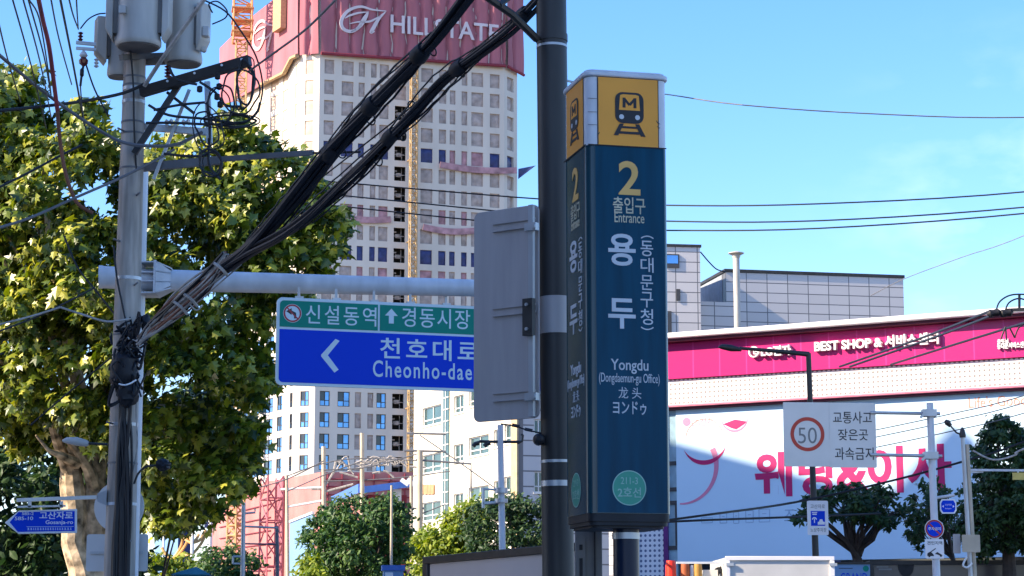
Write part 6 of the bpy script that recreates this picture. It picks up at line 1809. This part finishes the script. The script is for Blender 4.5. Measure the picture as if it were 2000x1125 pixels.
for x in (r[0] + .02, r[2] - .04): m.bar(Vector((x - .03, r[3] - .12, .035)), Vector((x + .10, r[3] - .12, .035)), .03, .05, up=(0, 1, 0))
m.build('corner_lock', M['steel'], tk, each=1)
dk = uvrect(ptk, 1300, 1240, 1420, 1100)
MB(ptk.M).box(dk[0], dk[2], zt3 + .55, zt3 + .72, -2.1, -.02).build('flat_bed', M['dark_steel'], tk)
m = MB(ptk.M); a = uvrect(ptk, 1322, 1107, 1420, 1097); m.box(a[0], a[2], a[3] - .035, a[3], -.1, -.02); m.box(a[2] - .05, a[2], zt3 + .7, a[3] - .036, -.1, -.02); m.build('rail', M['white_paint'], tk)
m = MB()
for x in (1330, 1590):
    p = P(x, 1125, VY); m.lathe(Vector((p.x, VY - .02, .3)), [(.2, -.1), (.42, -.08), (.42, .12), (.2, .14)], 24, axis=(0, 1, 0))
m.build('wheel', M['black'], tk, each=1)
def drum(label, x, mm, yt, w, name, cat):
    p = P(x, yt, VY + .5); t = thing(name, label, cat, loc=Vector((p.x, VY + .5, .6)), group=None)
    h = p.z - .6; r0 = w * VY / F / 2
    MB().lathe(Vector((p.x, VY + .5, .6)), [(r0 * 1.25, 0), (r0 * 1.2, .05), (r0 * 1.05, h * .3), (r0, h * .8), (r0 * .95, h * .96), (r0 * .8, h)], 20).build('body', M[mm], t)
    MB().lathe(Vector((p.x, VY + .5, .6)), [(r0 * 1.025, h * .74), (r0 * 1.015, h * .80), (r0 * 1.005, h * .86)], 20).build('reflective_band', M['white_paint'], t)
drum('bright red traffic cone at the bottom edge beside the purple post', 1310, 'cone_red', 1095, 22, 'traffic_cone', 'traffic cone')
drum('dull orange traffic drum right of the bright red cone', 1338, 'drum_orange', 1099, 19, 'traffic_drum', 'traffic drum')
drum('yellow ochre traffic drum left of the white truck box', 1363, 'drum_yellow', 1099, 17, 'traffic_drum', 'traffic drum')
drum('white slim traffic drum between the orange and ochre drums', 1351, 'white_paint', 1104, 9, 'traffic_drum', 'traffic drum')
mc_ = thing('machine_crate', 'grey crate with a dark machine beside the white truck box', 'crate', loc=P(1390, 1125, VY + .4))
q = Pl(1375, 1125, VY + .5, 0); r = uvrect(q, 1374, 1160, 1402, 1113); MB(q.M).box(r[0], r[2], r[1], r[3], -.4, 0).build('crate', M['board'], mc_)
m = MB(q.M); a = uvrect(q, 1397, 1122, 1412, 1106); m.disc((a[0] + a[2]) / 2, (a[1] + a[3]) / 2, .06, -.3, -.05, 16); m.bar(Vector((a[0], a[1] - .2, -.1)), Vector((a[2] - .03, a[3], -.1)), .03, .03, up=(0, 1, 0)); m.build('machine', M['black'], mc_)
# blue board with white letters and the dark shelter beside it
pg2 = Pl(1632, 1105, 50, R(-2))
gd = thing('notice_board', 'pale blue notice board with large capital letters behind the forked tree', 'notice board', M=pg2.M)
r = uvrect(pg2, 1633, 1245, 1699, 1102); MB(pg2.M).box(r[0], r[2], -pg2.o.z - .1, r[3], -.1, 0).build('board', M['hoard_blue'], gd)
MB(pg2.M).box(r[0] - .05, r[2] + .05, r[3] + .002, r[3] + .05, -.12, .03).build('top_rail', M['dark_steel'], gd)
text(gd, pg2.M, 'GRAND', uvrect(pg2, 1642, 1138, 1694, 1119), M['sign_blue'], z=.001, t=.004, bold=.0)
c = pg2.uv(1691, 1108); MB(pg2.M).disc(c[0], c[1] - .03, .07, .001, .004, 20).build('green_dot', M['sign_green'], gd)
MB(pg2.M).box(r[0] + .1, r[0] + .42, r[3] - .10, r[3] - .085, .001, .004).build('small_print', M['ink'], gd)
bx = uvrect(pg2, 1627, 1113, 1645, 1094)
bl = thing('meter_box', 'small dark blue box between the truck and the pale blue notice board', 'box', loc=P(1636, 1125, 50.5))
MB(pg2.M).box(bx[0], bx[2], bx[1], bx[3], -.6, -.3).build('body', M['sheet_navy'], bl)
MB(pg2.M).box((bx[0] + bx[2]) / 2 - .05, (bx[0] + bx[2]) / 2 + .05, -pg2.o.z - .1, bx[1], -.5, -.4).build('stand', M['dark_steel'], bl)
pw = Pl(1702, 1100, 51.5, R(-3))
bsx = thing('bus_shelter', 'dark framed bus shelter with smoky glass at the bottom right', 'shelter', M=pw.M)
r = uvrect(pw, 1702, 1245, 1850, 1097)
w9 = pw.uv(2080, 1092)[0]
m = MB(pw.M); m.box(r[0], w9, r[3] - .07, r[3] + .03, -1.4, .05); m.box(r[0], r[0] + .09, -pw.o.z - .1, r[3] - .071, -.05, .05); m.box(pw.uv(1958, 1100)[0], pw.uv(1966, 1100)[0], -pw.o.z - .1, r[3] - .071, -.05, .05); m.build('frame', M['dark_steel'], bsx)
M['smoke_glass'] = mat('smoke_glass', (0.09, 0.085, 0.09), 0.2, var=.3, scale=.8)
MB(pw.M).box(r[0] + .1, w9, -pw.o.z - .1, r[3] - .08, -.03, .01).build('glass', M['smoke_glass'], bsx)
m = MB(pw.M); c = pw.uv(1769, 1101); pts = [(c[0] + .19 * math.cos(R(-a)), c[1] - .02 + .30 * math.sin(R(-a))) for a in range(0, 181, 12)]; m.prism(pts, .012, .03); m.build('round_cover', M['black'], bsx)
m = MB(pw.M)
for y, x0, x1 in ((1107, 1712, 1735), (1112, 1716, 1742)):
    a = pw.uv(x0, y); b = pw.uv(x1, y); m.box(a[0], b[0], a[1] - .02, a[1] + .02, .0105, .013)
m.build('decal', M['ink_grey'], bsx, each=1)

# ------------------------------------------------------------------ unseen buildings left of the view, added and shaped to throw the long shadows
def block(label, x0, x1, y0, y1, h, seed):
    t = thing('street_building', label, 'building', loc=(x1, y0, 0))
    wins = []
    f = Matrix(((0, 0, 1, x1), (1, 0, 0, y0), (0, 1, 0, 0), (0, 0, 0, 1)))
    k = 1.2
    while k + 1.6 < y1 - y0:
        z = 1.2
        while z + 1.7 < h - .6: wins.append((k, z, k + 1.5, z + 1.6)); z += 3.3
        k += 3
    m = MB(f); facade(m, 0, y1 - y0, 0, h, wins, .2)
    m.M = I4
    m.quad((x0, y0, 0), (x0, y1, 0), (x0, y1, h), (x0, y0, h)); m.quad((x0, y0, 0), (x1, y0, 0), (x1, y0, h), (x0, y0, h)); m.quad((x0, y1, 0), (x1, y1, 0), (x1, y1, h), (x0, y1, h)); m.quad((x0, y0, h), (x1, y0, h), (x1, y1, h), (x0, y1, h))
    m.build('wall', M['greypanel'], t, recalc=False)
    g = MB(f)
    for w_ in wins: g.quad((w_[0], w_[1], -.18), (w_[2], w_[1], -.18), (w_[2], w_[3], -.18), (w_[0], w_[3], -.18))
    o = g.build('window', M['glass_dark'], t); o['kind'] = 'stuff'
block('grey panelled street building just left of the view shading the pavement', -27, -18, -25, 19.0, 21, 1)
def slope_block(label, x0, x1, prof):
    """building with a stepped mono-pitch roof: prof is its long side as (y, z)"""
    t = thing('street_building', label, 'building', loc=(x1, prof[0][0], 0))
    m = MB(Matrix(((0, 0, 1, 0), (1, 0, 0, 0), (0, 1, 0, 0), (0, 0, 0, 1))))
    m.prism([(prof[0][0], 0)] + prof + [(prof[-1][0], 0)], x0, x1)
    m.build('wall', M['greypanel'], t)
    g = MB()
    y = prof[0][0] + 1.2
    while y < prof[-1][0] - 2:
        for z in range(7): g.box(x1 - .1, x1 + .03, y, y + 1.5, 1.2 + 3.3 * z, 2.9 + 3.3 * z)
        y += 3
    o = g.build('window', M['glass_dark'], t); o['kind'] = 'stuff'
slope_block('grey panelled street building with a sloping roof further along the left side of the street', -36, -21, [(33, 29.4), (49.9, 29.2), (50, 30.7), (50.6, 30.7), (50.7, 28.5), (53.8, 26.8), (57.5, 25.3), (60, 25.1)])
